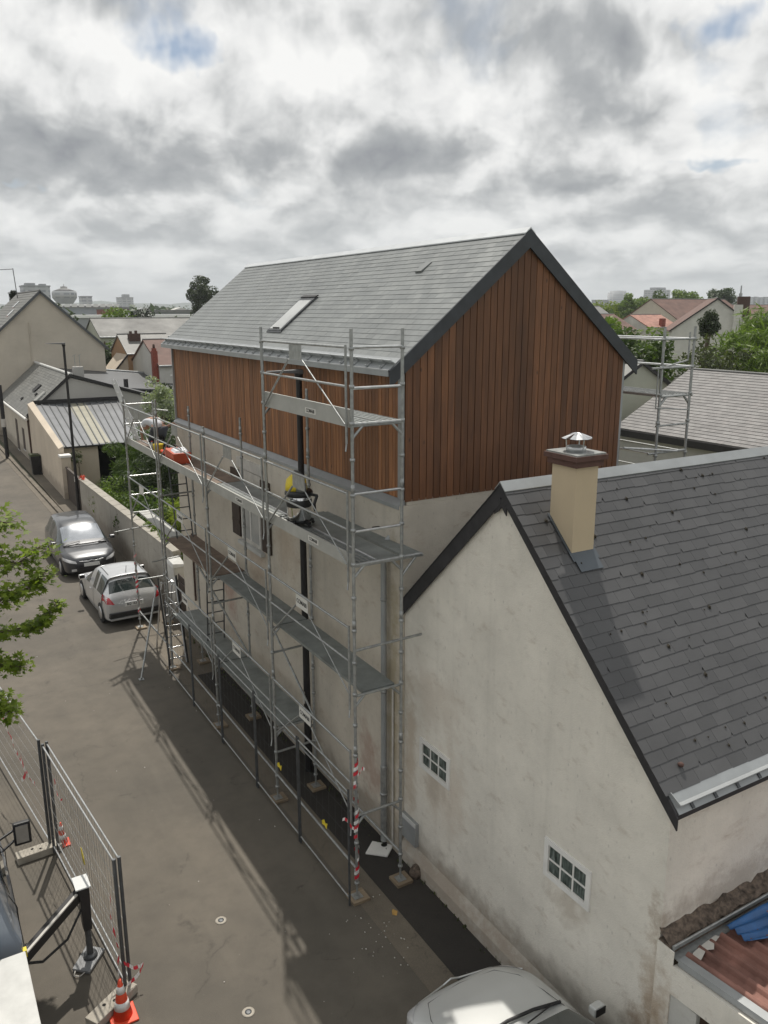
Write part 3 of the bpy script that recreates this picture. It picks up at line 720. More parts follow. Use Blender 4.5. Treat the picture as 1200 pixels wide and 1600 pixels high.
# ------------------------------------------------------------------ ANNEX bottom right
an = thing('tiled_outhouse', 'low outhouse with ribbed clay tile roof and brown gate in the bottom right corner', 'outbuilding', (1, -6, 0))
MB().box(-.02, 4.2, -5.50, YE-.002, 0, 2.32).build('party_wall', 'mortar_dirty', an)
MB().box(-.035, -.0205, -5.56, YE+.0, 0, 2.30).build('return_wall', 'render_near', an)
mb = MB(); rg = random.Random(9); gx = 40
vs = []; fs = []
for i in range(gx+1):
    for j in range(5):
        x = -.02+4.2*i/gx; y = -5.50+j*.04; vs.append((x, y+rg.uniform(-.008, .008), 2.33+.085*j/4*(1+.5*rg.random())+rg.uniform(-.025, .035)))
for i in range(gx):
    for j in range(4): a = i*5+j; fs.append((a, a+5, a+6, a+1))
mb.raw(vs, fs, True); mb.build('mortar_ledge', 'mortar_dirty', an)
mb = MB(); mb.hexa([(.0, -5.60, 2.20), (4.2, -5.60, 2.20), (4.2, -5.50, 2.20), (0, -5.50, 2.20), (0, -5.60, 2.215), (4.2, -5.60, 2.215), (4.2, -5.5, 2.215), (0, -5.5, 2.215)])
mb.box(0, 4.2, -5.512, -5.505, 2.26, 2.33); mb.tube((0, -5.53, 2.34), (4.2, -5.53, 2.34), .013, 6); mb.tube((.0, -5.53, 2.34), (.0, -5.53, 2.16), .010, 6); mb.build('wall_gutter', 'galv', an)
# ribbed tile roof rising away from the wall
mb = MB(); per = .185; nx = int(3.6/per)*8; y0r, y1r = -5.60, -8.6; z0r, rise = 2.20, .11
def rz_(y): return z0r+(y0r-y)*rise
cols_ = []
for i in range(nx+1):
    x = .10+i*per/8; ph = (i % 8)/8; cols_.append((x, .048*max(0, math.sin(ph*2*math.pi))+.008*math.sin(ph*2*math.pi)))
ys = []; y = y0r
while y > y1r: ys += [(y, .012), (y-.30, 0.0)]; y -= .301
vs = []; ny = len(ys)
for x, hh in cols_:
    for y, dz in ys: vs.append((x, y, rz_(y)+hh+dz))
fs = [(i*ny+j, i*ny+j+1, (i+1)*ny+j+1, (i+1)*ny+j) for i in range(nx) for j in range(ny-1)]
mb.raw(vs, fs); mb.build('tile_roof', 'tile_rose', an)
mb = MB(); mb.hexa([(0.0, y0r-.0, rz_(y0r)-.05), (.10, y0r, rz_(y0r)-.05), (.10, y1r, rz_(y1r)-.05), (0, y1r, rz_(y1r)-.05), (0.0, y0r, rz_(y0r)+.03), (.10, y0r, rz_(y0r)+.035), (.10, y1r, rz_(y1r)+.035), (0, y1r, rz_(y1r)+.03)])
mb.build('verge_flashing', 'zinc', an)
pts = [(.13, -5.66), (.2, -5.63), (.4, -5.60), (.62, -5.58), (.64, -5.62), (.5, -5.66), (.42, -5.72), (.34, -5.68), (.2, -5.74), (.13, -5.76)]
mb = MB(); mb.prism([(a, b, rz_(b)+.045) for a, b in pts], (0, 0, .006)); mb.build('mortar_patch', 'offwhite', an)
mb = MB(); mb.hexa([(-.04, -5.56, 1.78), (.06, -5.56, 1.78), (.06, -8.6, 2.08), (-.04, -8.6, 2.08), (-.04, -5.56, 2.13), (.06, -5.56, 2.13), (.06, -8.6, 2.46), (-.04, -8.6, 2.46)])
mb.build('lintel', 'render_near', an)
mb = MB(); mb.box(-.02, .06, -5.90, -5.56, 0, 1.78); mb.build('gate_post', 'render_white', an)
gm = MB(); y = -5.93
while y > -8.5: gm.box(.0, .03, y-.11, y, .05, 1.9+(-5.56-y)*.1); y -= .118
gm.build('gate', 'gate_brown', an)
MB().box(4.1, 4.2, -8.6, -5.6, 0, 2.3).build('rear_wall', 'render_near', an)
# tarp
tp = MB(); nx_, ny_ = 26, 16; vs = []; rg = random.Random(4)
for i in range(nx_+1):
    for j in range(ny_+1):
        u = i/nx_; v = j/ny_; x = .80+u*2.7; y = -5.57-v*(.30+1.0*u)-.02*math.sin(9*u); vs.append((x, y, rz_(y)+.085+.02*math.sin(13*u+5*v)+.02*math.sin(21*v+7*u)+rg.uniform(-.004, .004)))
fs = [(i*(ny_+1)+j, i*(ny_+1)+j+1, (i+1)*(ny_+1)+j+1, (i+1)*(ny_+1)+j) for i in range(nx_) for j in range(ny_)]
tp.raw(vs, fs, True); tt = tp.build('tarpaulin', 'tarp_blue'); tag(tt, 'crumpled blue tarpaulin spread over the old tile roof', 'tarpaulin')
md = tt.modifiers.new('s', 'SOLIDIFY'); md.thickness = .004

# ------------------------------------------------------------------ SCAFFOLD
XO, XI = -1.22, -.42
YS = [-.61, 2.51, 5.79, 9.30, 12.55]      # P4 P3 P2 P1 P0
LV = [1.51, 3.51, 5.51, 7.51]
sf = thing('facade_scaffold', 'galvanised steel scaffold with three walkways along the street side of the wood-clad house', 'scaffold', (-.82, 5, 0))
topo = [8.77, 8.75, 6.72, 6.95, 6.75]; topi = [8.77, 7.7, 6.85, 6.75, 6.6]
def standard(x, y, z0, z1):
    mb = MB().tube((x, y, z0), (x, y, z1), .0245, 10); zz_ = z0+.25
    q = 1.51-2
    zq = .51
    while zq < z1-.05:
        if zq > z0+.1: mb.lathe((x, y, zq-.02), [(.038, 0), (.038, .045)], 8)
        zq += .5
    for zj in (2.55, 4.55, 6.55):
        if z0 < zj < z1-.1: mb.lathe((x, y, zj), [(.030, 0), (.031, .12)], 8)
    return mb.build('standard', 'galv', sf)
def base(x, y, zg=0.0, wood=True):
    mb = MB().tube((x, y, zg+.06), (x, y, zg+.42), .017, 8).box(x-.075, x+.075, y-.075, y+.075, zg+.055, zg+.065).lathe((x, y, zg+.28), [(.04, 0), (.04, .03)], 8)
    b_ = mb.build('base_jack', 'galv', sf)
    if wood: MB().box(x-.13, x+.16, y-.14, y+.14, zg+.008, zg+.053).build('sole_board', 'wood_plate', b_)
for i, y in enumerate(YS):
    standard(XO, y, .3, topo[i]); standard(XI, y, .3, topi[i])
    base(XO, y); base(XI, y)
def tubes(name, segs, r=.022, mat='galv', n=8):
    mb = MB()
    for a, b in segs: mb.tube(a, b, r, n)
    return mb.build(name, mat, sf)
# transoms + gussets
for i, y in enumerate(YS):
    for k_, zl_ in enumerate(LV):
        if zl_ > topo[i]-.3 or (k_ == 3 and i > 1): continue
        xi2 = XI
        tubes('transom', [((XO, y, zl_-.03), (xi2+.03, y, zl_-.03)), ((XO, y, zl_-.2), (XO+.17, y, zl_-.03)), ((XI, y, zl_-.2), (XI-.17, y, zl_-.03))], .021)
for i, zt_ in ((1, 3.0), (0, 4.2), (1, 1.0), (2, 2.9), (3, 4.6)):
    y = YS[i]; tubes('tie_tube', [((XO, y, zt_), (XI+.36 if i == 0 else XI+.04, y, zt_+.02))], .022)
MB().lathe((0, 0, 0), [(.04, 0), (.04, .025)], 8).build('tie_plate', 'galv', sf)
d_ = sf.children[-1]; d_.data.transform(Matrix.Rotation(R(90), 4, 'Y')); d_.data.transform(Matrix.Translation((XI+.36+.82, -.61-5, 4.22)))
# decks
def deck(y0, y1, zl_, x0, x1, mat='deck_metal', ribs=True, yend=None):
    mb = MB(); mb.box(x0, x1, y0+.03, y1-.03, zl_-.045, zl_)
    o = mb.build('deck', mat, sf)
    if ribs:
        r_ = MB(); nn = 4
        for q in range(nn+1): x = x0+.012+(x1-x0-.024)*q/nn; r_.box(x-.006, x+.006, y0+.03, y1-.03, zl_+.001, zl_+.010)
        r_.build('deck_ribs', 'galv', o)
    return o
BY = list(zip(YS[:-1], YS[1:]))
for (y0, y1) in BY[:1]:
    deck(y0, y1, LV[3], XO+.04, XO+.40); deck(y0, y1, LV[3], XO+.42, XI-.02)
for i, (y0, y1) in enumerate(BY):
    if i < 2: deck(y0, y1, LV[2], XO+.04, XO+.36); deck(y0, y1, LV[2], XO+.40, XI-.02, 'deck_metal', False)
    else: deck(y0, y1, LV[2], XO+.04, XI-.02, 'deck_ply', False)
    tubes('deck_rail', [((XO+.38, y0+.02, LV[2]+.01), (XO+.38, y1-.02, LV[2]+.01))], .016, 'galv_bright')
deck(-.61, 2.45, LV[2], XI+.06, XI+.36, 'deck_metal', False)
tubes('bracket', [((XI, -.61, LV[2]-.03), (XI+.37, -.61, LV[2]-.03)), ((XI, -.61, LV[2]-.3), (XI+.25, -.61, LV[2]-.03))], .02)
tubes('bracket', [((XI, 2.51, LV[2]-.03), (XI+.29, 2.51, LV[2]-.03)), ((XI, 2.51, LV[2]-.3), (XI+.2, 2.51, LV[2]-.03))], .02)
for i, (y0, y1) in enumerate(BY):
    m2 = 'deck_ply' if i == 2 else 'deck_metal'
    if i < 3: deck(y0, y1, LV[1], XO+.15 if i < 2 else XO+.06, XI-.10 if i < 2 else XI-.03, m2, False)
deck(9.35, 12.5, LV[1], XO+.18, XI-.3, 'toe_board', False)
for i in (1, 2): deck(BY[i][0], BY[i][1], LV[0], XO+.10, XI-.06, 'deck_metal', False)
# toe boards
def toe(y0, y1, zl_, hh, sign=True, skew=0):
    x = XO+.005
    t = B(x, x+.025, y0+.04, y1-.04, zl_-.06, zl_-.06+hh).build('toe_board', 'toe_board', sf)
    if sign:
        ym = y0+(y1-y0)*.42; s_ = B(x-.004, x-.0005, ym-.18, ym+.18, zl_+.0, zl_+.085).build('sticker', 'label_white', t)
        lettering('COMABI', .075, 'label_black', s_, (x-.0055, ym, zl_+.042), (0, -1, 0), (0, 0, 1))
toe(*BY[0], LV[3], .25)
for i in range(4): toe(*BY[i], LV[2], .19, i < 2)
# guard frames: rails, uprights and V braces to a centre plate
def guard(y0, y1, zl_, plate='galv', txt=False):
    x = XO-.035; ya, yb = y0+.10, y1-.10
    mb = MB()
    for hh, r in ((1.02, .019), (.5, .017)): mb.tube((x, ya, zl_+hh), (x, yb, zl_+hh), r, 8)
    for y in (ya, yb): mb.tube((x, y, zl_-.28), (x, y, zl_+1.05), .018, 8)
    mb.tube((x, ya, zl_-.28), (x-.04, ya-.05, zl_-.38), .012, 6)
    ym = y0+(y1-y0)*.55
    mb.tube((x, ym-.24, zl_+.78), (x, ya+.04, zl_-.02), .011, 6); mb.tube((x, ym+.24, zl_+.78), (x, yb-.04, zl_-.02), .017, 6)
    g = mb.build('guard_frame', 'galv', sf)
    p_ = B(x-.004, x+.004, ym-.22, ym+.22, zl_+.78, zl_+1.0).build('plate', plate, g)
    if txt: lettering('COMABI', .10, 'label_black', p_, (x-.006, ym, zl_+.89), (0, -1, 0), (0, 0, 1))
guard(*BY[0], LV[3])
for i in range(4): guard(*BY[i], LV[2])
for i in range(4): guard(*BY[i], LV[1], 'label_white', i < 3)
for i in range(3): guard(*BY[i], LV[0], 'label_white', i < 3)
# end guards
for y, zl_ in ((-.61, LV[3]), (-.61, LV[2]), (12.55, LV[2]), (12.55, LV[1])):
    tubes('end_rail', [((XO, y, zl_+1.02), (XI, y, zl_+1.02)), ((XO, y, zl_+.48), (XI, y, zl_+.48))], .02, 'galv_bright')
MB().tube((XO+.03, -.61, LV[3]-.01), (XI+.02, -.61, LV[3]-.01), .026, 10).tube((XO+.03, -.61, LV[2]-.01), (XI+.35, -.61, LV[2]-.01), .026, 10).build('end_clamp', 'galv', sf)
# ledgers and diagonals of the lower lift
tubes('ledger', [((XO, -.61, .55), (XO, 12.5, .55))], .02); tubes('ledger', [((XI, -.61, .55), (XI, 12.5, .55))], .02)
tubes('diagonal_brace', [((XI, 2.51, 1.5), (XI, 5.79, 3.5))], .022)
tubes('diagonal_brace', [((XI, 5.79, 1.5), (XO+.1, 6.9, 3.4))], .022)
tubes('wall_tie', [((XI, 12.55, 6.35), (-.05, 12.4, 6.3))], .02)
# stirrup tubes at far end
tubes('stirrup', [((XO-.6, 12.1, 3.1), (XI-.2, 12.4, 3.1)), ((XO-.02, 10.6, 2.55), (XI, 10.6, 2.6))], .018)
# access ladders
def ladder(name, lx0, lx1, y0, z0, y1, z1, parent, r=.018, mat='galv', n=7):
    mb = MB()
    mb.tube((lx0, y0, z0), (lx0, y1, z1), r, 8); mb.tube((lx1, y0, z0), (lx1, y1, z1), r, 8)
    for k_ in range(n):
        t = (k_+.6)/n; mb.tube((lx0, y0+(y1-y0)*t, z0+(z1-z0)*t), (lx1, y0+(y1-y0)*t, z0+(z1-z0)*t), r*.8, 6)
    return mb.build(name, mat, parent)
ladder('access_ladder', -.95, -.55, 9.1, 3.52, 9.5, 5.5, sf, .018, 'galv_dark')
ladder('access_ladder', -.95, -.55, 7.1, 1.52, 6.9, 3.4, sf, .018, 'galv_dark')
# stabiliser leg
st = MB().tube((-1.25, 10.3, 1.95), (-2.09, 9.08, .03), .026, 10).box(-2.15, -2.03, 9.02, 9.14, .004, .02)
st.build('stabiliser', 'galv', sf)
tubes('stabiliser_tie', [((-1.62, 9.75, 1.15), (-1.22, 9.4, .6))], .016)

# ladders as things
ld = thing('folding_ladder', 'aluminium ladder with black stiles standing under the far bays of the scaffold', 'ladder', (-1.0, 9.6, 0))
ladder('rails_and_rungs', -1.22, -.80, 9.5, .02, 10.1, 2.2, ld, .02, 'alu', 8)
for x in (-1.25, -.77): MB().bar((x, 9.46, .02), (x, 10.08, 2.25), .03, .06).build('stile', 'black_plastic', ld)
MB().bar((-1.2, 10.9, .02), (-1.15, 10.15, 2.1), .03, .05).bar((-.82, 10.9, .02), (-.87, 10.15, 2.1), .03, .05).build('rear_legs', 'alu', ld)
l2 = thing('leaning_ladder', 'white aluminium ladder propped up on the far end of the scaffold walkway', 'ladder', (-1.0, 12.3, 5.5))
mb = MB()
a0, a1 = Vector((-.92, 12.35, 5.53)), Vector((-1.36, 12.66, 7.18)); b0 = Vector((0.0, .34, 0))
mb.bar(a0, a1, .03, .07); mb.bar(a0+b0, a1+b0, .03, .07)
for k_ in range(7): t = (k_+.5)/7; p = a0.lerp(a1, t); mb.tube(p, p+b0, .014, 6)
mb.build('frame', 'white_plastic', l2)

# ------------------------------------------------------------------ barrier tape
def pole_tape(x, y, z0, z1, label, tails, r=.036, seed=1):
    rg = random.Random(seed)
    t = thing('barrier_tape', label, 'barrier tape', (x, y, z0))
    for mt, ph in (('tape_red', 0), ('tape_white', .5)):
        mb = MB(); zq = z0
        while zq < z1:
            a = zq*7
            c0 = Vector((x, y, zq+ph*.16)); seg = []
            for q in range(5):
                an_ = a+q*.9; seg.append(Vector((x+r*math.cos(an_), y+r*math.sin(an_), zq+ph*.16+q*.022)))
            for q in range(4): mb.face([seg[q], seg[q+1], seg[q+1]+Vector((0, 0, .06)), seg[q]+Vector((0, 0, .06))])
            zq += .16+rg.random()*.12
        for tl in tails:
            p = Vector((x, y, tl[0])); d = Vector(tl[1]); n_ = 6
            for q in range(n_):
                if (q % 2 == 0) == (mt == 'tape_red'):
                    a = p+d*(q/n_)+Vector((0, 0, -.05*math.sin(q))); b = p+d*((q+1)/n_)+Vector((0, 0, -.05*math.sin(q+1)))
                    mb.face([a, b, b+Vector((0.01, 0, .05)), a+Vector((.01, 0, .05))])
        mb.build('red_band' if mt == 'tape_red' else 'white_band', mt, t)
    return t
pole_tape(XO, -.61, .35, 2.35, 'red and white barrier tape wound round the nearest street-side scaffold pole', [(1.25, (-.18, .12, .12)), (2.2, (.12, -.05, .02))], .04, 1)
pole_tape(XO, 12.55, .5, 2.3, 'red and white barrier tape wound round the farthest scaffold pole by the silver hatchback', [(1.6, (-.12, .02, -.1))], .04, 2)

# ------------------------------------------------------------------ mesh fence panels
def panel(p0, p1, z0, z1, label, group, mat='galv', post='galv_dark', nwire=9, pr=.022, wires=True, step=.10, wr_=.0025):
    p0 = Vector(p0); p1 = Vector(p1); t = thing('fence_panel', label, 'fence panel', ((p0.x+p1.x)/2, (p0.y+p1.y)/2, 0), group)
    d = (p1-p0).normalized(); a = p0+d*.03; b = p1-d*.03
    for q in (a, b): MB().tube((q.x, q.y, z0-.08), (q.x, q.y, z1+.04), pr, 8).build('post', post, t)
    mb = MB()
    for zq in (z0+.05, z1): mb.tube((a.x, a.y, zq), (b.x, b.y, zq), .014, 6)
    mb.build('rail', mat, t)
    mb = MB(); ln_ = (b-a).length
    for k_ in range(1, nwire): zq = z0+(z1-z0)*k_/nwire; mb.tube((a.x, a.y, zq), (b.x, b.y, zq), wr_, 4, caps=False)
    nv = int(ln_/step)
    for k_ in range(1, nv): q = a.lerp(b, k_/nv); mb.tube((q.x, q.y, z0+.05), (q.x, q.y, z1), wr_*.8, 4, caps=False)
    mb.build('mesh', 'galv_dark' if wr_ < .002 else mat, t)
    return t
XFN = -1.40
ysf = [-.73, 1.12, 3.08, 5.03, 7.0, 9.0]
desc = ['nearest mesh fence panel on the street side of the scaffold, ending at the taped pole', 'second mesh fence panel from the taped scaffold pole', 'third mesh fence panel from the taped scaffold pole', 'fourth mesh fence panel from the taped scaffold pole, in the middle of the row', 'farthest mesh fence panel of the row along the scaffold']
fps = []
for i in range(5): fps.append(panel((XFN, ysf[i], 0), (XFN+.0, ysf[i+1], 0), .1, 2.0, desc[i], 'mesh fence panels along the scaffold', nwire=5, pr=.018, step=.2, wr_=.0012))
for i, (y, zq) in enumerate(((.1, 1.0), (1.9, 1.1))):
    t = thing('warning_sticker', ['small yellow marker ribbon tied on the nearest scaffold fence panel', 'small yellow marker ribbon tied on the second scaffold fence panel'][i], 'marker', (XFN, y, zq), 'yellow markers on the fence')
    MB().prism([(XFN-.012, y-.10, zq+.05), (XFN-.012, y-.02, zq+.01), (XFN-.012, y+.02, zq+.06), (XFN-.012, y+.10, zq+.0), (XFN-.012, y+.09, zq-.06), (XFN-.012, y+.0, zq-.04), (XFN-.012, y-.06, zq-.07)], (-.006, 0, 0)).build('ribbon', 'yellow', t)
fa = panel((-5.14, 3.0, 0), (-4.80, -.64, 0), .12, 2.05, 'temporary mesh fence panel beside the truck, nearer the bottom of the photo', 'temporary fence around the truck', 'galv_bright', 'galv_dark', 7, .024, step=.11, wr_=.0021)
fb = panel((-5.62, 6.7, 0), (-5.17, 3.12, 0), .12, 2.05, 'temporary mesh fence panel beyond the truck, under the tree branches', 'temporary fence around the truck', 'galv_bright', 'galv_dark', 7, .024, step=.11, wr_=.0021)
fc = panel((-5.07, 3.05, 0), (-4.73, -.62, 0), .12, 2.05, 'doubled mesh fence panel on the road side of the one beside the truck', 'temporary fence around the truck', 'galv_bright', 'galv_dark', 4, .024, step=.15)
def foot(x, y, rz, label):
    t = thing('fence_foot', label, 'concrete block', (x, y, 0), 'concrete feet of the temporary fence', rz)
    mb = MB(); mb.box(-.36, .36, -.11, .11, 0, .13); mb.build('block', 'concrete_block', t, bevel=.012)
    mb = MB()
    for q in (-.1, .02, .24): mb.lathe((q, .035 if q != .02 else -.03, .131), [(.025, 0), (.02, .002)], 10)
    mb.build('holes', 'dark_void', t); return t
foot(-5.36, 3.1, R(4), 'concrete fence foot under the joint of the two mesh panels, beside the truck mirror')
foot(-5.02, -.78, R(32), 'concrete fence foot at the near end of the mesh fence, under the traffic cone')
def cone(x, y, zb, label, tilt=0, s=1.0):
    t = thing('traffic_cone', label, 'traffic cone', (x, y, zb), 'traffic cones by the fence')
    MB().box(-.17*s+x, .17*s+x, -.17*s+y, .17*s+y, zb, zb+.03).build('base', 'orange_red', t, bevel=.01)
    def r(zq): return (.125-.105*(zq/.55))*s
    MB().lathe((x, y, zb+.03), [(r(0), 0), (r(.14), .14*s), (r(.14)+.001, .14*s), (r(.22), .22*s), (r(.3), .3*s), (r(.42), .42*s), (r(.55), .55*s), (.005, .55*s)], 20).build('cone_body', 'orange_red', t)
    for a, b in ((.13, .24), (.36, .46)): MB().lathe((x, y, zb+.03), [(r(a)+.003, a*s), (r(b)+.003, b*s)], 20).build('reflective_band', 'tape_white', t)
    if tilt: t.rotation_euler = (0, tilt, R(30))
cone(-4.93, -.98, 0.0, 'orange and white traffic cone at the near end of the mesh fence, bottom edge')
cone(-4.97, 3.2, .0, 'small orange traffic cone behind the mesh fence near the truck mirror', 0, .72)
def loose_tape(pts, label, wdt=.05, n=14, seed=3):
    rg = random.Random(seed); t = thing('barrier_tape', label, 'barrier tape', pts[0]); P_ = [Vector(p) for p in pts]
    segs = []
    tot = len(P_)-1
    for q in range(tot*n+1):
        u = q/n; i = min(int(u), tot-1); f_ = u-i; segs.append(P_[i].lerp(P_[i+1], f_)+Vector((0, 0, -.06*math.sin(math.pi*f_)))+Vector((rg.uniform(-.008, .008), 0, rg.uniform(-.008, .008))))
    for mt in ('tape_red', 'tape_white'):
        mb = MB()
        for q in range(len(segs)-1):
            if (q//2 % 2 == 0) == (mt == 'tape_red'): up = Vector((.012*math.sin(q), 0.01, wdt)); mb.face([segs[q], segs[q+1], segs[q+1]+up, segs[q]+up])
        mb.build('red_band' if mt == 'tape_red' else 'white_band', mt, t)
loose_tape([(-5.62, 6.5, 1.95), (-5.45, 5.0, 1.25), (-5.36, 4.5, 1.0), (-5.22, 4.05, .75)], 'long red and white barrier tape sagging across the far mesh panel')
loose_tape([(-5.36, 4.5, 1.15), (-5.33, 4.35, .85), (-5.40, 4.45, .70)], 'knotted bunch of red and white barrier tape hanging on the far mesh panel', .07, 4, 8)
loose_tape([(-5.07, 2.6, 1.7), (-5.06, 2.4, 1.45), (-5.03, 2.1, 1.5)], 'short white and red tape scrap high on the near mesh panel by its far post', .03, 5, 5)
loose_tape([(-4.84, -.3, 1.3), (-4.86, -.35, .9), (-4.82, -.5, .6), (-4.86, -.45, .25), (-4.82, -.58, .12)], 'tangled barrier tape hanging down the near end of the mesh panel', .07, 7, 6)
loose_tape([(-4.80, -.66, .5), (-4.55, -.60, .3), (-4.80, -.72, .2)], 'loop of barrier tape sticking out over the road above the nearest cone', .05, 8, 7)
MB().prism([(-4.97, 1.06, 1.28), (-4.97, 1.0, 1.3), (-4.965, .88, 1.2), (-4.96, .86, 1.1), (-4.965, .94, 1.08), (-4.97, 1.04, 1.16)], (.006, 0, 0)).build('yellow_sticker', 'yellow', fa)

# ------------------------------------------------------------------ street lamps
def street_lamp(x, y, zt, label, r=.07, ln_=.75, base_z=0):
    t = thing('street_lamp', label, 'street lamp', (x, y, base_z), 'street lamps')
    MB().tube((x, y, 0), (x, y, 1.2), r*1.12, 12).tube((x, y, 1.2), (x, y, zt), r, 12, r*.8).build('post', 'black_metal', t)
    hd = MB(); hd.hexa([(x+.06, y-.09, zt-.02), (x-ln_, y-.04, zt+.03), (x-ln_, y+.04, zt+.03), (x+.06, y+.09, zt-.02), (x+.06, y-.08, zt+.06), (x-ln_, y-.03, zt+.05), (x-ln_, y+.03, zt+.05), (x+.06, y+.08, zt+.06)])
    hd = hd.build('lamp_head', 'lamp_grey', t, bevel=.01)
    B(x-ln_+.08, x-.25, y-.035, y+.035, zt-.005+.012, zt+.012).build('lens', 'offwhite', hd)
    MB().lathe((x, y, zt-.1), [(r*1.1, 0), (r*1.15, .12)], 12).build('collar', 'black_metal', t)
    if base_z == 0: B(x-r-.012, x-r+.01, y-.03, y+.03, 1.5, 1.75).build('plate', 'offwhite', t)
    return t
street_lamp(-.27, 3.14, 7.93, 'black street lamp between the scaffold and the facade of the wood-clad house', .068, .62)
street_lamp(-.03, 27.98, 7.62, 'slim dark street lamp at the far end of the garden wall', .065, .75)
t = thing('utility_pole', 'dark pole at the left edge beyond the low gutter house', 'pole', (-1.05, 45.5, 0))
MB().tube((-1.05, 45.5, 0), (-1.05, 45.5, 4.6), .12, 10).build('shaft', 'black_metal', t)
MB().tube((-1.05, 45.5, 2), (-1.05, 45.5, 2.5), .15, 10).build('band', 'offwhite', t)

# ------------------------------------------------------------------ VACUUM, TOOLS
vx, vy, vz = -.95, 1.78, LV[2]+.012
vc = thing('wet_vacuum_cleaner', 'steel drum vacuum cleaner with yellow head and black lid on the scaffold walkway', 'vacuum cleaner', (vx, vy, vz))
MB().lathe((vx, vy, vz+.10), [(.19, 0), (.20, .02), (.20, .40), (.19, .42)], 28).build('drum', 'steel_shiny', vc)
MB().lathe((vx, vy, vz+.50), [(.215, 0), (.235, .03), (.235, .07), (.215, .10), (.16, .11)], 28).build('lid', 'black_plastic', vc)
MB().lathe((vx, vy, vz+.33), [(.208, 0), (.212, .02), (.212, .1), (.205, .12)], 28).build('drum_band', 'black_plastic', vc)
MB().lathe((vx-.03, vy+.03, vz+.60), [(.185, 0), (.18, .08), (.16, .18), (.10, .24), (.02, .25)], 24).build('motor_head', 'yellow', vc)
mb = MB(); mb.path([(vx-.0, vy-.17, vz+.64), (vx, vy-.17, vz+.86), (vx, vy-.05, vz+.91), (vx, vy+.14, vz+.89), (vx, vy+.18, vz+.66)], .02, 8); mb.build('handle', 'black_plastic', vc)
MB().lathe((vx-.02, vy-.14, vz+.60), [(.09, 0), (.09, .13), (.06, .15)], 14).build('filter_cover', 'galv', vc)
mb = MB()
for k_ in range(5): a = 2*math.pi*k_/5; mb.bar((vx+.1*math.cos(a), vy+.1*math.sin(a), vz+.09), (vx+.25*math.cos(a), vy+.25*math.sin(a), vz+.06), .06, .05)
mb.lathe((vx, vy, vz+.05), [(.17, 0), (.19, .06)], 20); mb.build('base', 'black_plastic', vc)
for k_ in range(5): a = 2*math.pi*k_/5; MB().lathe((vx+.25*math.cos(a), vy+.25*math.sin(a), vz), [(.02, 0), (.033, .02), (.02, .05)], 10).build('castor', 'rubber', vc)
mb = MB(); mb.path([(vx+.12, vy-.2, vz+.55), (vx+.16, vy-.36, vz+.55), (vx+.1, vy-.38, vz+.42), (vx+.12, vy-.36, vz+.3)], .025, 8); mb.build('hose_inlet', 'black_plastic', vc)
mb = MB(); pts = []
for k_ in range(40): a = k_*.5; pts.append((vx-.08+.09*math.cos(a), vy+.38+.09*math.sin(a)+k_*.003, vz+.01+.002*k_))
pts += [(vx-.05, vy+.30, vz+.15), (vx-.03, vy+.2, vz+.2)]
MB().path(pts, .006, 5).build('cable', 'black_plastic', vc)
tbx = thing('toolbox', 'open red toolbox standing on the scaffold walkway', 'toolbox', (-.93, 8.75, 5.51))
tx, ty, tz = -.93, 8.65, 5.515
MB().hexa([(tx-.20, ty-.33, tz), (tx+.20, ty-.33, tz), (tx+.20, ty+.33, tz), (tx-.2, ty+.33, tz), (tx-.22, ty-.35, tz+.26), (tx+.22, ty-.35, tz+.26), (tx+.22, ty+.35, tz+.30), (tx-.22, ty+.35, tz+.30)]).build('case', 'toolbox_red', tbx, bevel=.01)
MB().hexa([(tx-.16, ty-.30, tz+.262), (tx+.18, ty-.30, tz+.262), (tx+.18, ty+.05, tz+.285), (tx-.16, ty+.05, tz+.285), (tx-.12, ty-.26, tz+.31), (tx+.16, ty-.26, tz+.30), (tx+.16, ty+.02, tz+.35), (tx-.12, ty+.02, tz+.34)]).build('cloth', 'tshirt', tbx)
MB().path([(tx, ty-.3, tz+.3), (tx, ty-.25, tz+.36), (tx, ty+.25, tz+.39), (tx, ty+.3, tz+.3)], .012, 6).build('handle', 'black_plastic', tbx)
t = thing('bucket', 'yellow bucket beside the kneeling worker on the walkway', 'bucket', (-1.0, 10.1, 5.51))
MB().lathe((-1.0, 10.1, 5.515), [(.10, 0), (.13, .22), (.135, .24), (.12, .235), (.09, .02)], 16).build('tub', 'yellow', t)
MB().path([(-1.13, 10.1, 5.74), (-1.08, 10.1, 5.84), (-.92, 10.1, 5.84), (-.87, 10.1, 5.74)], .005, 5).build('handle', 'black_metal', t)
t = thing('power_drill', 'orange cordless drill lying between bucket and red toolbox', 'drill', (-1.0, 9.65, 5.51))
MB().tube((-1.0, 9.78, 5.62), (-1.0, 9.55, 5.62), .045, 10).build('motor', 'orange_red', t)
MB().bar((-1.0, 9.70, 5.60), (-1.0, 9.74, 5.53), .05, .06).box(-1.05, -.95, 9.66, 9.78, 5.515, 5.555).build('grip', 'black_plastic', t)
for i, (x, y, mt, nm, lb, ct) in enumerate(((-1.02, 10.6, 'offwhite', 'plastic_bottle', 'white plastic bottle on the walkway in front of the worker', 'bottle'), (-.98, 9.42, 'white_plastic', 'paint_can', 'small white can on the walkway next to the red toolbox', 'can'))):
    t = thing(nm, lb, ct, (x, y, 5.51)); MB().lathe((x, y, 5.515), [(.05, 0), (.05, .16), (.02, .2), (.02, .23)], 12).build('body', mt, t); MB().lathe((x, y, 5.745), [(.024, 0), (.024, .02)], 8).build('cap', 'red_plastic', t)
mtx = thing('tool_bag', 'dark tool bag on the walkway between the worker and the yellow bucket', 'bag', (-.75, 10.4, 5.51))
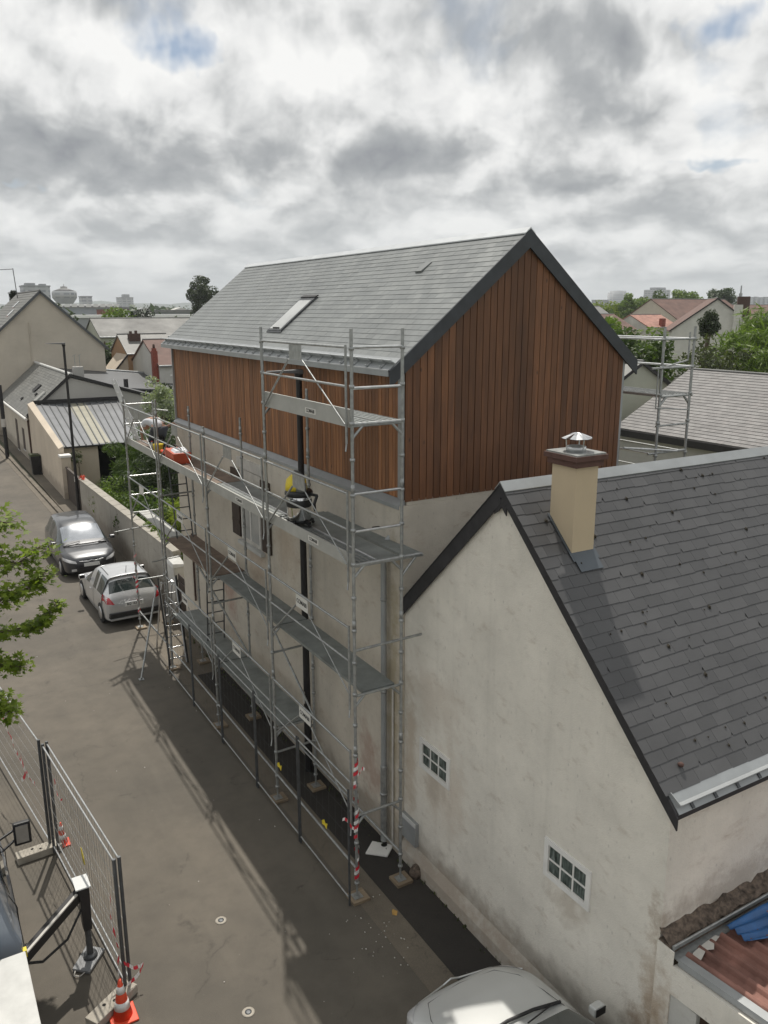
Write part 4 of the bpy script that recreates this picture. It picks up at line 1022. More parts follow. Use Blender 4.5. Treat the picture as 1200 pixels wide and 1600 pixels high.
MB().hexa([(-.95, 10.25, 5.515), (-.65, 10.25, 5.515), (-.65, 10.65, 5.515), (-.95, 10.65, 5.515), (-.9, 10.28, 5.70), (-.7, 10.28, 5.70), (-.7, 10.62, 5.72), (-.9, 10.62, 5.72)]).build('case', 'black_plastic', mtx, bevel=.03)
MB().path([(-.8, 10.3, 5.7), (-.8, 10.38, 5.8), (-.8, 10.5, 5.8), (-.8, 10.58, 5.7)], .01, 6).build('strap', 'rubber', mtx)

# ------------------------------------------------------------------ WORKER (skin modifier)
def skin_obj(name, pts, edges, mat, parent, sub=2):
    o0 = ORG[parent.as_pointer()]
    me = bpy.data.meshes.new(name); me.from_pydata([(p[0]-o0.x, p[1]-o0.y, p[2]-o0.z) for p in pts], edges, [])
    o = bpy.data.objects.new(name, me); col.objects.link(o)
    md = o.modifiers.new('skin', 'SKIN'); md.use_smooth_shade = True
    sv = me.skin_vertices[0].data
    for i, p in enumerate(pts): r = p[3]; sv[i].radius = (r if not hasattr(r, '__len__') else r[0], r if not hasattr(r, '__len__') else r[1]); sv[i].use_root = (i == 0)
    ms = o.modifiers.new('sub', 'SUBSURF'); ms.levels = sub; ms.render_levels = sub
    dg = bpy.context.evaluated_depsgraph_get(); m3 = bpy.data.meshes.new_from_object(o.evaluated_get(dg))
    bpy.data.objects.remove(o); m3.materials.clear(); m3.materials.append(MAT[mat]); m3.name = name
    for p in m3.polygons: p.use_smooth = True
    o = bpy.data.objects.new(name, m3); col.objects.link(o); o.parent = parent; ORG[o.as_pointer()] = o0; return o
wk = thing('person', 'person in a white t-shirt kneeling bent over at the far end of the scaffold walkway', 'person', (-.78, 11.2, 5.51))
px_, z0_ = -.78, 5.52
pel = (px_, 10.75, z0_+.52, .13); sp1 = (px_, 10.95, z0_+.66, .13); che = (px_-.02, 11.25, z0_+.72, .15); nk = (px_-.05, 11.48, z0_+.62, .055); hd_ = (px_-.09, 11.62, z0_+.50, .095); hd2 = (px_-.11, 11.70, z0_+.42, .075)
pts = [pel, sp1, che, nk, hd_, hd2,
       (px_-.19, 11.35, z0_+.66, .06), (px_-.26, 11.52, z0_+.42, .042), (px_-.20, 11.72, z0_+.20, .032), (px_-.17, 11.80, z0_+.13, .036),
       (px_+.17, 11.35, z0_+.66, .06), (px_+.30, 11.2, z0_+.48, .042), (px_+.42, 10.95, z0_+.60, .032), (px_+.45, 10.87, z0_+.62, .036),
       (px_-.11, 10.78, z0_+.45, .10), (px_-.15, 11.12, z0_+.13, .07), (px_-.14, 10.75, z0_+.09, .05), (px_-.14, 10.52, z0_+.07, .04), (px_-.14, 10.47, z0_+.04, .04),
       (px_+.11, 10.78, z0_+.45, .10), (px_+.15, 11.12, z0_+.13, .07), (px_+.14, 10.75, z0_+.09, .05), (px_+.14, 10.52, z0_+.07, .04), (px_+.14, 10.47, z0_+.04, .04)]
ed = [(0, 1), (1, 2), (2, 3), (3, 4), (4, 5), (2, 6), (6, 7), (7, 8), (8, 9), (2, 10), (10, 11), (11, 12), (12, 13), (0, 14), (14, 15), (15, 16), (16, 17), (17, 18), (0, 19), (19, 20), (20, 21), (21, 22), (22, 23)]
body = skin_obj('body', pts, ed, 'skin', wk)
def grow(L_, d): return [(*p[:3], p[3]+d) for p in L_]
skin_obj('t_shirt', grow([pel, sp1, che, (px_-.035, 11.40, z0_+.67, .075), (px_-.19, 11.35, z0_+.66, .065), (px_-.235, 11.46, z0_+.51, .058), (px_+.17, 11.35, z0_+.66, .065), (px_+.24, 11.27, z0_+.56, .058)], .018), [(0, 1), (1, 2), (2, 3), (2, 4), (4, 5), (2, 6), (6, 7)], 'tshirt', wk)
skin_obj('trousers', grow([(px_, 10.72, z0_+.50, .13), pts[14], pts[15], pts[16], pts[17], pts[19], pts[20], pts[21], pts[22]], .014), [(0, 1), (1, 2), (2, 3), (3, 4), (0, 5), (5, 6), (6, 7), (7, 8)], 'trousers', wk)
skin_obj('hair', [(px_-.065, 11.60, z0_+.54, .085), (px_-.085, 11.68, z0_+.49, .075)], [(0, 1)], 'hair', wk)
for s_ in (-1, 1): MB().hexa([(px_+s_*.14-.04, 10.38, z0_), (px_+s_*.14+.04, 10.38, z0_), (px_+s_*.14+.04, 10.55, z0_), (px_+s_*.14-.04, 10.55, z0_), (px_+s_*.14-.035, 10.4, z0_+.1), (px_+s_*.14+.035, 10.4, z0_+.1), (px_+s_*.14+.04, 10.55, z0_+.09), (px_+s_*.14-.04, 10.55, z0_+.09)]).build('shoe', 'black_plastic', wk, bevel=.015)
for hx, hy, hz_, dx, dy in ((px_-.17, 11.80, z0_+.13, 0, 1), (px_+.45, 10.87, z0_+.62, .4, -.8)):
    for q, ln_ in enumerate((.05, .07, .075, .07)):
        o_f = (q-1.5)*.018
        skin_obj('finger', [(hx+o_f, hy+dy*.02, hz_-.005, .009), (hx+o_f+dx*.04, hy+dy*ln_*.6, hz_-.02, .008), (hx+o_f+dx*.06, hy+dy*ln_, hz_-.045, .007)], [(0, 1), (1, 2)], 'skin', body, 1)
    skin_obj('thumb', [(hx+.025, hy, hz_-.01, .010), (hx+.055, hy+dy*.03, hz_-.03, .009)], [(0, 1)], 'skin', body, 1)

# ------------------------------------------------------------------ CARS
def car_body(name, spec, paintm, label, loc, rz):
    """spec: stations (y, halfw, zbot, zbelt, zroof, wroof, tag) front=+y"""
    t = thing(name, label, 'car', loc, None, rz); ORG[t.as_pointer()] = Vector((0, 0, 0))
    S_ = spec['st']; n = len(S_); vs = []; fs = []; mi = []
    for (y, hw, zb, zbe, zr_, wr, tg) in S_:
        zm = zb+(zbe-zb)*.52 if zb < .5 else zbe-(zbe-.5)*.35
        half = [(hw*.80, zb-.02), (hw*.97, zb), (hw*1.005, zm), (hw*.965, zbe), (wr, zr_-.045*(1 if zr_-zbe > .2 else .4)), (wr*.62, zr_), ]
        row = [(x, y, zq) for x, zq in half]+[(0, y-.0, zr_+.012)]+[(-x, y, zq) for x, zq in reversed(half)]
        vs += row
    m_ = 13
    for i in range(n-1):
        a, b = S_[i], S_[i+1]
        for j in range(m_-1):
            fs.append((i*m_+j, (i+1)*m_+j, (i+1)*m_+j+1, i*m_+j+1)); q = j if j < 6 else 11-j
            k_ = 0
            if q == 3 and a[6] in 'gG' and b[6] in 'gGp': k_ = 1
            if q in (4, 5) and ((a[6] == 'w' and b[6] == 'c') or (a[6] == 'r' and b[6] == 'W')): k_ = 2
            if q == 3 and k_ == 0 and ((a[6] == 'w' and b[6] == 'c')): k_ = 1 if spec.get('quarter', 0) else 0
            mi.append(k_)
    for i, r_ in ((0, 1), (n-1, 0)):
        f_ = [i*m_+j for j in range(m_)]; fs.append(tuple(f_ if r_ else reversed(f_))); mi.append(0)
    me = bpy.data.meshes.new(name); me.from_pydata(vs, [], fs)
    for q in (paintm, 'car_glass', 'car_glass'): me.materials.append(MAT[q])
    me.polygons.foreach_set('material_index', mi); me.update()
    o = bpy.data.objects.new('tmp', me); col.objects.link(o); md = o.modifiers.new('s', 'SUBSURF'); md.levels = 3; md.render_levels = 3
    cr = me.attributes.new('crease_edge', 'FLOAT', 'EDGE')
    # crease belt line and arches a little
    for e in me.edges:
        a, b = e.vertices; ja, jb = a % m_, b % m_
        if ja == jb and ja in (3, 9): cr.data[e.index].value = .55
        if ja == jb and ja in (1, 11): cr.data[e.index].value = .7
        if ja == jb and ja in (4, 8): cr.data[e.index].value = .35
    ia = n-1
    dg = bpy.context.evaluated_depsgraph_get(); m3 = bpy.data.meshes.new_from_object(o.evaluated_get(dg)); bpy.data.objects.remove(o)
    co = [v.co.copy() for v in m3.vertices]; nm = ['body', 'side_window', 'windscreen']
    for k_ in range(3):
        polys = [p for p in m3.polygons if p.material_index == k_]
        if not polys: continue
        groups = [polys]
        if k_ == 1: groups = [[p for p in polys if co[p.vertices[0]].x < 0], [p for p in polys if co[p.vertices[0]].x >= 0]]
        if k_ == 2: groups = [[p for p in polys if co[p.vertices[0]].y > spec['mid']], [p for p in polys if co[p.vertices[0]].y <= spec['mid']]]
        for gi, gp in enumerate(groups):
            if not gp: continue
            mp = {}; V_ = []; F_ = []
            for p in gp:
                f_ = []
                for v in p.vertices:
                    if v not in mp: mp[v] = len(V_); V_.append(tuple(co[v]))
                    f_.append(mp[v])
                F_.append(tuple(f_))
            mb = MB(); mb.raw(V_, F_, True); nme = nm[k_] if not (k_ == 2 and gi == 1) else 'rear_window'
            ob = mb.build(nme, [paintm, 'car_glass', 'car_glass'][k_], t)
            if k_ == 0: bodyo = ob
    from mathutils.bvhtree import BVHTree
    bv = BVHTree.FromPolygons(co, [tuple(p.vertices) for p in m3.polygons])
    spec['bv'] = bv
    def top(x, y):
        h_ = bv.ray_cast(Vector((x, y, 5)), Vector((0, 0, -1))); return Vector((x, y, (h_[0].z if h_[0] else .8)+.001))
    def side(q, y, zq):
        h_ = bv.ray_cast(Vector((q*3, y, zq)), Vector((-q, 0, 0))); return Vector(((h_[0].x if h_[0] else q*spec['hw'])+q*.001, y, zq))
    sm_ = MB(); hw_, cf, yf_ = spec['hw'], spec['cab_f'], spec['yf']
    sm_.path([top(-hw_*.80, cf-.02), top(-hw_*.79, cf+.35), top(-hw_*.72, (cf+yf_)/2+.1), top(-hw_*.55, yf_-.22), top(0, yf_-.15), top(hw_*.55, yf_-.22), top(hw_*.72, (cf+yf_)/2+.1), top(hw_*.79, cf+.35), top(hw_*.80, cf-.02)], .0045, 4)
    mid_ = spec['mid']
    for q in (-1, 1):
        for y_ in (cf-.12, mid_-.42): sm_.path([side(q, y_, zq) for zq in (.28, .45, .62, .78, spec['belt']-.03)], .0045, 4)
        sm_.path([side(q, y_, .28) for y_ in (cf-.12, mid_, mid_-.42)], .0045, 4)
    sm_.build('panel_gaps', 'black_plastic', bodyo)
    # dark cabin floor/wheel wells
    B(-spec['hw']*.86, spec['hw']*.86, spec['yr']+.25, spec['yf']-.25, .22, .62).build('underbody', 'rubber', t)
    for y in spec['wheels']:
        for s_ in (-1, 1):
            x = s_*(spec['hw']-.10); wz = .31
            wl = MB(); pr_ = [(.31, -.095), (.315, -.05), (.315, .05), (.30, .095), (.22, .095)]
            wl.lathe((0, 0, 0), pr_, 24); ty_ = wl.build('wheel', 'rubber', t)
            M_ = Matrix.Translation((x, y, wz)) @ Matrix.Rotation(R(90)*s_, 4, 'Y'); ty_.data.transform(M_)
            rm = MB(); rm.lathe((0, 0, .098), [(.20, 0), (.19, .012), (.06, .016), (.02, .02)], 24)
            rm = rm.build('rim', 'alu', ty_); rm.data.transform(M_)
    return t
def hatch_spec(L_, hw, hh, belt, bonnet, wb, front_over, mpv=0, quarter=0):
    yf = L_/2; yr = -L_/2; wf = yf-front_over; wr_ = wf-wb
    arch = .66
    st = []
    def add(y, hwf, zb, zbe, zr_, wrf, tg): st.append((y, hw*hwf, zb, zbe, zr_, hw*wrf, tg))
    cab_f = wf-.42 if not mpv else wf-.22     # cowl
    head_f = cab_f-.78 if not mpv else cab_f-.95
    add(yr, .80, .30, .62, .66, .70, 'b'); add(yr+.07, .93, .24, .80, .86, .80, 'b')
    add(yr+.16, .965, .22, belt-.0, belt+.06, .82, 'r')
    add(yr+.52, .98, .22, belt+.0, hh-.10, .68, 'W')
    add(yr+.62, .985, .24, belt, hh-.06, .69, 'g')
    add(wr_-.36, .99, .23, belt, hh-.035, .70, 'g') if wr_-.36 > yr+.75 else None
    add(wr_-.29, 1, .45, belt, hh-.03, .70, 'g'); add(wr_, 1.0, arch, belt, hh-.015, .71, 'g'); add(wr_+.29, 1, .45, belt, hh-.01, .72, 'g')
    add(wr_+.37, 1, .22, belt-.01, hh-.005, .72, 'p'); add(wr_+.46, 1, .2, belt-.01, hh, .72, 'g')
    add((wr_+head_f)/2+.25, 1, .2, belt-.03, hh+.005, .72, 'g')
    add(head_f, 1, .2, belt-.04, hh-.03, .70, 'w')
    add(cab_f, .995, .22, belt-.07, bonnet+.06, .80, 'c')
    add(wf-.29 if wf-.29 > cab_f+.04 else cab_f+.08, .99, .42, belt-.09, bonnet+.03, .80, 'b')
    add(wf, .985, arch, belt-.12, bonnet, .78, 'b'); add(wf+.29, .975, .42, belt-.16, bonnet-.05, .76, 'b'); add(wf+.37, .96, .24, belt-.19, bonnet-.08, .72, 'b')
    add(yf-.12, .88, .22, .64, bonnet-.18, .62, 'b'); add(yf, .66, .28, .52, bonnet-.30, .5, 'b')
    return dict(st=st, mid=(wr_+wf)/2, hw=hw, yr=yr, yf=yf, wheels=(wf, wr_), quarter=quarter, belt=belt, bonnet=bonnet, hh=hh, cab_f=cab_f, head_f=head_f)
def lamp_patch(t, s, name, mat, q, sgn, quad, y0):
    n = 8; vs = []; hw = s['hw']
    for i in range(n+1):
        for j in range(5):
            u, v = i/n, j/4
            x = ((quad[0][0]*(1-u)+quad[1][0]*u)*(1-v)+(quad[3][0]*(1-u)+quad[2][0]*u)*v)*hw*q
            zq = (quad[0][1]*(1-u)+quad[1][1]*u)*(1-v)+(quad[3][1]*(1-u)+quad[2][1]*u)*v
            h_ = s['bv'].ray_cast(Vector((x, y0-sgn*2, zq)), Vector((0, sgn, 0)))
            y = h_[0].y if h_[0] else y0+sgn*.3
            vs.append((x*1.004, y-sgn*.008, zq))
    fs = [(i*5+j, (i+1)*5+j, (i+1)*5+j+1, i*5+j+1) for i in range(n) for j in range(4)]
    mb = MB(); mb.raw(vs, fs, True); return mb.build(name, mat, t)
def car_extras(t, s, paintm, front, rear, plate=None, estate=False):
    hw, yr, yf, belt, hh = s['hw'], s['yr'], s['yf'], s['belt'], s['hh']
    for q in (-1, 1):
        mm = MB(); xm = q*(hw+.09); ym = s['cab_f']-.28
        mm.hexa([(xm-.09, ym-.05, belt-.0), (xm+.09, ym-.05, belt), (xm+.09, ym+.07, belt), (xm-.09, ym+.07, belt), (xm-.09, ym-.05, belt+.13), (xm+.08, ym-.05, belt+.13), (xm+.07, ym+.06, belt+.12), (xm-.09, ym+.06, belt+.12)])
        mo = mm.build('wing_mirror', paintm, t, bevel=.02)
        B(xm-.075, xm+.075, ym-.058, ym-.051, belt+.015, belt+.115).build('mirror_glass', 'black_plastic', mo)
        B(min(q*(hw*.99), q*(hw+.008)), max(q*(hw*.99), q*(hw+.008)), s['mid']-.2, s['mid']-.03, belt-.16, belt-.13).build('door_handle', paintm if not estate else 'alu', t)
    if rear:
        for q in (-1, 1):
            lamp_patch(t, s, 'tail_light', 'lamp_red', q, 1, [(.66, .70), (.965, .74), (.975, .95), (.80, .90)], yr)
        MB().hexa([(-hw*.88, yr-.035, .30), (hw*.88, yr-.035, .30), (hw*.9, yr+.15, .30), (-hw*.9, yr+.15, .30), (-hw*.84, yr-.055, .45), (hw*.84, yr-.055, .45), (hw*.9, yr+.15, .45), (-hw*.9, yr+.15, .45)]).build('bumper_strip', 'black_plastic', t, bevel=.02)
        MB().hexa([(-hw*.84, yr-.03, .22), (hw*.84, yr-.03, .22), (hw*.9, yr+.15, .22), (-hw*.9, yr+.15, .22), (-hw*.86, yr-.045, .29), (hw*.86, yr-.045, .29), (hw*.9, yr+.15, .29), (-hw*.9, yr+.15, .29)]).build('lower_bumper', paintm, t, bevel=.02)
        if plate:
            p_ = B(-.27, .27, yr-.012, yr+.05, .60, .73).build('number_plate', 'white_plastic', t)
            lettering(plate, .095, 'label_black', p_, (0, yr-.016, .665), (1, 0, 0), (0, 0, 1))
        a_ = Vector((0, yr+.19, belt+.08)); MB().tube(a_, a_+Vector((.22, .08, .04)), .012, 6).tube(a_+Vector((.22, .08, .04)), a_+Vector((-.2, .10, .07)), .008, 6).build('rear_wiper', 'black_plastic', t)
        MB().tube((0, yr+.72, hh-.02), (0, yr+.62, hh+.20), .008, 6).lathe((0, yr+.72, hh-.03), [(.03, 0), (.015, .03)], 8).build('aerial', 'black_plastic', t)
        for q in (-1, 1): MB().path([(q*hw*.60, s['head_f']-.05, hh-.012), (q*hw*.62, s['mid'], hh+.008), (q*hw*.61, yr+.75, hh-.035)], .008, 5).build('roof_gutter', 'black_plastic', t)
    if front:
        bn = s['bonnet']
        for q in (-1, 1):
            lamp_patch(t, s, 'headlight', 'headlight_glass', q, -1, [(.52, .56), (.95, .64), (.955, .745), (.56, .645)], yf)
            B(q*hw*.62-.10, q*hw*.62+.10, yf-.13, yf-.02, .30, .38).build('fog_lamp', 'headlight_glass', t)
        MB().box(-hw*.55, hw*.55, yf-.09, yf+.008, .26, .42).build('grille', 'black_plastic', t, bevel=.01)
        MB().path([(-hw*.93, yf-.36, .70), (-hw*.6, yf-.08, .635), (-.12, yf+.012, .62), (0, yf+.02, .655), (.12, yf+.012, .62), (hw*.6, yf-.08, .635), (hw*.93, yf-.36, .70)], .012, 6).build('chrome_strip', 'alu', t)
        B(-.26, .26, yf-.02, yf+.018, .44, .55).build('number_plate', 'white_plastic', t)
        cy = s['cab_f']+.05
        MB().path([(-hw*.8, cy-.0, bn+.05), (-hw*.4, cy+.06, bn+.075), (0, cy+.085, bn+.08), (hw*.4, cy+.06, bn+.075), (hw*.8, cy, bn+.05)], .022, 6).build('cowl_strip', 'black_plastic', t)
        for q in (-.25, .35): MB().tube((q*hw*2, cy-.0, bn+.085), (q*hw*2-.5, cy-.10, bn+.14), .010, 6).build('wiper', 'black_plastic', t)
sp_h = hatch_spec(3.95, .84, 1.45, .90, .82, 2.45, .80, 0, 1)
cr1 = car_body('parked_car', sp_h, 'paint_silver', 'silver three-door hatchback parked with its tail to the scaffold', (-1.30, 14.93, 0), R(1.5))
car_extras(cr1, sp_h, 'paint_silver', False, True, 'BQ 163 YT')
sp_m = hatch_spec(4.45, .92, 1.60, .98, .93, 2.75, .82, 1, 1)
cr2 = car_body('parked_car', sp_m, 'paint_graphite', 'dark grey people carrier facing the silver hatchback, pale sky reflection painted into its windscreen', (-1.42, 20.35, 0), R(180))
car_extras(cr2, sp_m, 'paint_graphite', True, False)
for c_ in cr2.children:
    if c_.name.startswith('windscreen'): c_.data.materials[0] = MAT['windscreen_painted_sky']
sp_n = hatch_spec(4.2, .93, 1.45, .93, .90, 2.55, .82)
cr3 = car_body('parked_car', sp_n, 'paint_silver_pale', 'pale silver car under the near house wall, only its bonnet and windscreen in view', (-1.27, -5.34, 0), R(0))
car_extras(cr3, sp_n, 'paint_silver_pale', True, False)

# ------------------------------------------------------------------ TRUCK with outrigger
tr = thing('lift_truck', 'blue-grey truck at the left edge with flat deck and a lowered outrigger leg', 'truck', (-7.0, 0, 0))
mb = MB(); prof = [(-7.9, .45), (-5.98, .45), (-5.95, .9), (-5.96, 1.25), (-6.03, 1.45), (-6.18, 2.15), (-6.4, 2.3), (-7.6, 2.3), (-7.9, 2.0)]
secs = [(2.35, .90, .93), (2.2, .97, 1.0), (1.6, 1, 1), (.4, 1, 1), (-.35, 1, 1), (-.5, .985, .98)]
vs = []
for y, sx, sz in secs:
    for x, zq in prof: vs.append((-6.95+(x+6.95)*sx, y, .45+(zq-.45)*sz))
m_ = len(prof); fs = [(i*m_+j, i*m_+(j+1) % m_, (i+1)*m_+(j+1) % m_, (i+1)*m_+j) for i in range(len(secs)-1) for j in range(m_)]
fs += [tuple(reversed(range(m_))), tuple((len(secs)-1)*m_+j for j in range(m_))]
mb.raw(vs, fs); cb = mb.build('cab', 'paint_bluegrey', tr, bevel=.05)
MB().bar((-6.035, 1.35, 1.56), (-6.035, .3, 1.56), .006, .28, (-.2, 0, 1)).build('side_window', 'car_glass', tr)
mb = MB(); mb.path([(-5.945, 1.5, .6), (-5.945, 1.5, 1.3), (-6.03, 1.45, 1.5)], .006, 4); mb.path([(-5.945, .15, .6), (-5.945, .15, 1.3), (-6.03, .18, 1.5)], .006, 4); mb.path([(-5.942, 1.5, 1.02), (-5.942, -.45, 1.02)], .008, 4); mb.build('door_seams', 'black_plastic', cb)
B(-5.96, -5.935, .25, .42, 1.1, 1.15).build('door_handle', 'black_plastic', tr)
B(-5.975, -5.93, -.50, -.42, 1.02, 1.12).build('marker_light', 'yellow', tr)
mr = MB(); mr.box(-5.80, -5.56, 1.60, 1.68, 1.25, 1.62); mr = mr.build('wing_mirror', 'black_plastic', tr, bevel=.02)
B(-5.77, -5.60, 1.59, 1.60, 1.30, 1.58).build('mirror_glass', 'alu', mr)
MB().path([(-6.0, 1.5, 1.3), (-5.8, 1.62, 1.35)], .02, 6).path([(-6.02, 1.5, 1.5), (-5.8, 1.62, 1.52)], .02, 6).build('mirror_arm', 'black_plastic', tr)
B(-7.9, -5.96, -7.5, -.72, 1.12, 1.30).build('flat_deck', 'concrete_light', tr, bevel=.01)
B(-7.6, -6.3, -7.5, 2.1, .55, .85).build('chassis', 'black_metal', tr)
for y in (1.35, -4.2, -5.2):
    for x in (-6.1, -7.75):
        wl = MB(); wl.lathe((0, 0, 0), [(.40, -.12), (.42, -.06), (.42, .06), (.40, .12), (.25, .12)], 24); wo = wl.build('wheel', 'rubber', tr)
        M_ = Matrix.Translation((x+7.0, y, .42)) @ Matrix.Rotation(R(90) if x > -7 else R(-90), 4, 'Y'); wo.data.transform(M_)
og = MB(); og.bar((-6.02, -.42, .92), (-5.08, .30, 1.14), .11, .14).build('outrigger', 'black_metal', tr)
og = tr.children[-1]
MB().bar((-6.0, -.46, 1.0), (-5.2, .15, 1.19), .035, .02).build('edge_strip', 'offwhite', og)
MB().hexa([(-5.15, .17, .55), (-5.04, .17, .55), (-5.04, .33, .55), (-5.15, .33, .55), (-5.17, .14, 1.28), (-5.03, .14, 1.28), (-5.03, .35, 1.28), (-5.17, .35, 1.28)]).build('leg_housing', 'black_plastic', og)
B(-5.215, -5.015, .085, .385, 1.282, 1.30).build('housing_cap', 'white_plastic', og)
MB().tube((-5.09, .25, .6), (-5.09, .25, .09), .045, 10).lathe((-5.09, .25, .06), [(.10, 0), (.09, .05)], 14).build('ram', 'galv_dark', og)
MB().path([(-6.0, -.5, .95), (-5.75, -.32, .72), (-5.4, -.05, .70), (-5.15, .2, .9)], .018, 6).build('hydraulic_hose', 'rubber', og)
pd = thing('outrigger_pad', 'grey square pad with rope handle under the outrigger leg', 'pad', (-5.12, .22, 0))
MB().hexa([(-5.36, .14, .01), (-5.16, -.04, .01), (-4.88, .30, .01), (-5.10, .50, .01), (-5.36, .14, .055), (-5.16, -.04, .055), (-4.88, .30, .055), (-5.10, .50, .055)]).build('board', 'pad_grey', pd, bevel=.008)
MB().path([(-5.33, .10, .03), (-5.36, 0.02, .03), (-5.29, -.03, .03), (-5.22, .01, .03)], .008, 6).build('rope_handle', 'offwhite', pd)

# ------------------------------------------------------------------ small ground things
t = thing('paving_slab', 'white square slab at the foot of the downpipe on the dark pavement', 'slab', (-.30, .22, 0))
MB().hexa([(-.58, .26, .01), (-.30, 0.0, .01), (-.06, .20, .01), (-.32, .48, .01), (-.58, .26, .04), (-.30, .0, .04), (-.06, .20, .04), (-.32, .48, .04)]).build('slab', 'white_paint', t, bevel=.004)
MB().lathe((-.20, .28, .041), [(.055, 0), (.05, .004)], 12).build('drain_hole', 'dark_void', t)
t = thing('boundary_stone', 'rounded old kerb stone against the near house wall beside the scaffold foot', 'stone', (-.12, -.62, 0))
MB().lathe((-.10, -.62, 0), [(.15, 0), (.14, .10), (.09, .17), (.03, .19)], 9, .8).build('stone', 'mortar_dirty', t)
t = MB().prism([(-.93, -1.20, .008), (-.88, -1.25, .008), (-.82, -1.18, .012), (-.86, -1.10, .01), (-.90, -1.14, .016)], (0, 0, .003)).build('fallen_leaf', 'leaf_dry')
tag(t, 'single dry yellow leaf on the concrete strip near the scaffold feet', 'leaf')
mb = MB(); rg = random.Random(17)
for i in range(60):
    y = rg.uniform(-2.2, -.6) if i < 40 else rg.uniform(-3, 12); x = rg.gauss(-1.35, .25) if i < 40 else rg.uniform(-4.5, -.9); s_ = rg.uniform(.006, .016)
    mb.box(x, x+s_, y, y+s_*rg.uniform(.6, 1.6), .006, .006+s_*.6)
tag(mb.build('mortar_crumbs', 'offwhite'), kind='stuff')
mb = MB()
for i in range(260):
    y = rg.uniform(-5.2, 11.5); x = (-.12 if y < 0 else -.2)+rg.gauss(0, .04); s_ = rg.uniform(.015, .05)
    c = Vector((x, y, .01)); a = rg.uniform(0, 6.28); d = Vector((math.cos(a), math.sin(a), 0))*s_
    mb.face([c-d*.4, c+d*.4, c+d*.2+Vector((0, 0, s_*1.4)), c-d*.3+Vector((0, 0, s_))])
tag(mb.build('wall_foot_weeds', 'leaf_olive'), kind='stuff')

# ------------------------------------------------------------------ GARDEN WALL, PILLARS, GATES
gw = thing('garden_wall', 'streaked rendered garden wall with flat coping behind the parked cars', 'wall', (.3, 20, 0))
mb = MB(); mb.hexa([(.12, 13.4, -.05), (.34, 13.4, -.05), (.26, 27.6, -.05), (.04, 27.6, -.05), (.12, 13.4, 1.88), (.34, 13.4, 1.88), (.26, 27.6, 1.66), (.04, 27.6, 1.66)]); mb.build('wall_body', 'render_garden', gw)
mb = MB(); n = 15
for i in range(n):
    a = i/n; b = (i+1)/n-.003; ya = 13.38+a*14.25; yb = 13.38+b*14.25; xa = .12-.08*a; xb = .12-.08*b; za = 1.88-.22*a; zb = 1.88-.22*b
    mb.hexa([(xa-.04, ya, za), (xa+.27, ya, za), (xb+.27, yb, zb), (xb-.04, yb, zb), (xa-.04, ya, za+.05), (xa+.27, ya, za+.07), (xb+.27, yb, zb+.07), (xb-.04, yb, zb+.05)])
mb.build('coping', 'render_garden', gw)
pl = thing('gate_pillar', 'white gate pillar with broken cap beside the far corner of the wood-clad house', 'pillar', (.0, 12.9, 0))
B(-.10, .28, 12.7, 13.38, -.02, 1.62).build('shaft', 'render_white', pl, bevel=.01)
MB().hexa([(-.14, 12.66, 1.62), (.30, 12.66, 1.62), (.30, 13.42, 1.62), (-.14, 13.42, 1.62), (-.11, 12.7, 1.74), (.2, 12.7, 1.70), (.26, 13.36, 1.80), (-.10, 13.3, 1.76)]).build('cap', 'concrete_light', pl, bevel=.01)
B(-.112, -.10, 12.85, 12.95, 1.1, 1.2).build('bell_box', 'black_plastic', pl)
g = thing('garden_gate', 'narrow dark gate between the white pillar and the house corner', 'gate', (0, 12.1, 0))
mb = MB()
for k_ in range(7): mb.box(.0, .03, 11.8+k_*.12, 11.8+k_*.12+.1, .05, 1.45)
mb.build('boards', 'gate_wood', g)
B(-.03, .0, 11.8, 12.6, .3, .38).box(-.03, 0, 11.8, 12.6, 1.2, 1.28).build('rail', 'gate_wood', g)
p2 = thing('gate_pillar', 'beige gate pillar with flat white cap at the foot of the low house', 'pillar', (0.05, 31.2, 0))
B(-.12, .32, 31.0, 31.5, 0, 2.15).build('shaft', 'render_cream', p2)
B(-.16, .36, 30.95, 31.55, 2.15, 2.25).build('cap', 'white_paint', p2)
g = thing('garden_gate', 'dark wooden driveway gate between the beige pillar and the street lamp', 'gate', (0.1, 29.3, 0))
mb = MB(); y = 27.75
while y < 30.95: mb.box(.06, .10, y, y+.14, .1, 1.62); y += .155
mb.build('boards', 'gate_wood', g); B(.10, .13, 27.75, 30.95, .3, .4).box(.03, .13, 27.7, 30.95, 1.63, 1.70).build('rail', 'gate_wood', g)

# ------------------------------------------------------------------ HOUSE B with lean-to
hb = thing('low_house', 'low pale house with grey roof and white gutter beside the street beyond the garden', 'house', (3, 48, 0))
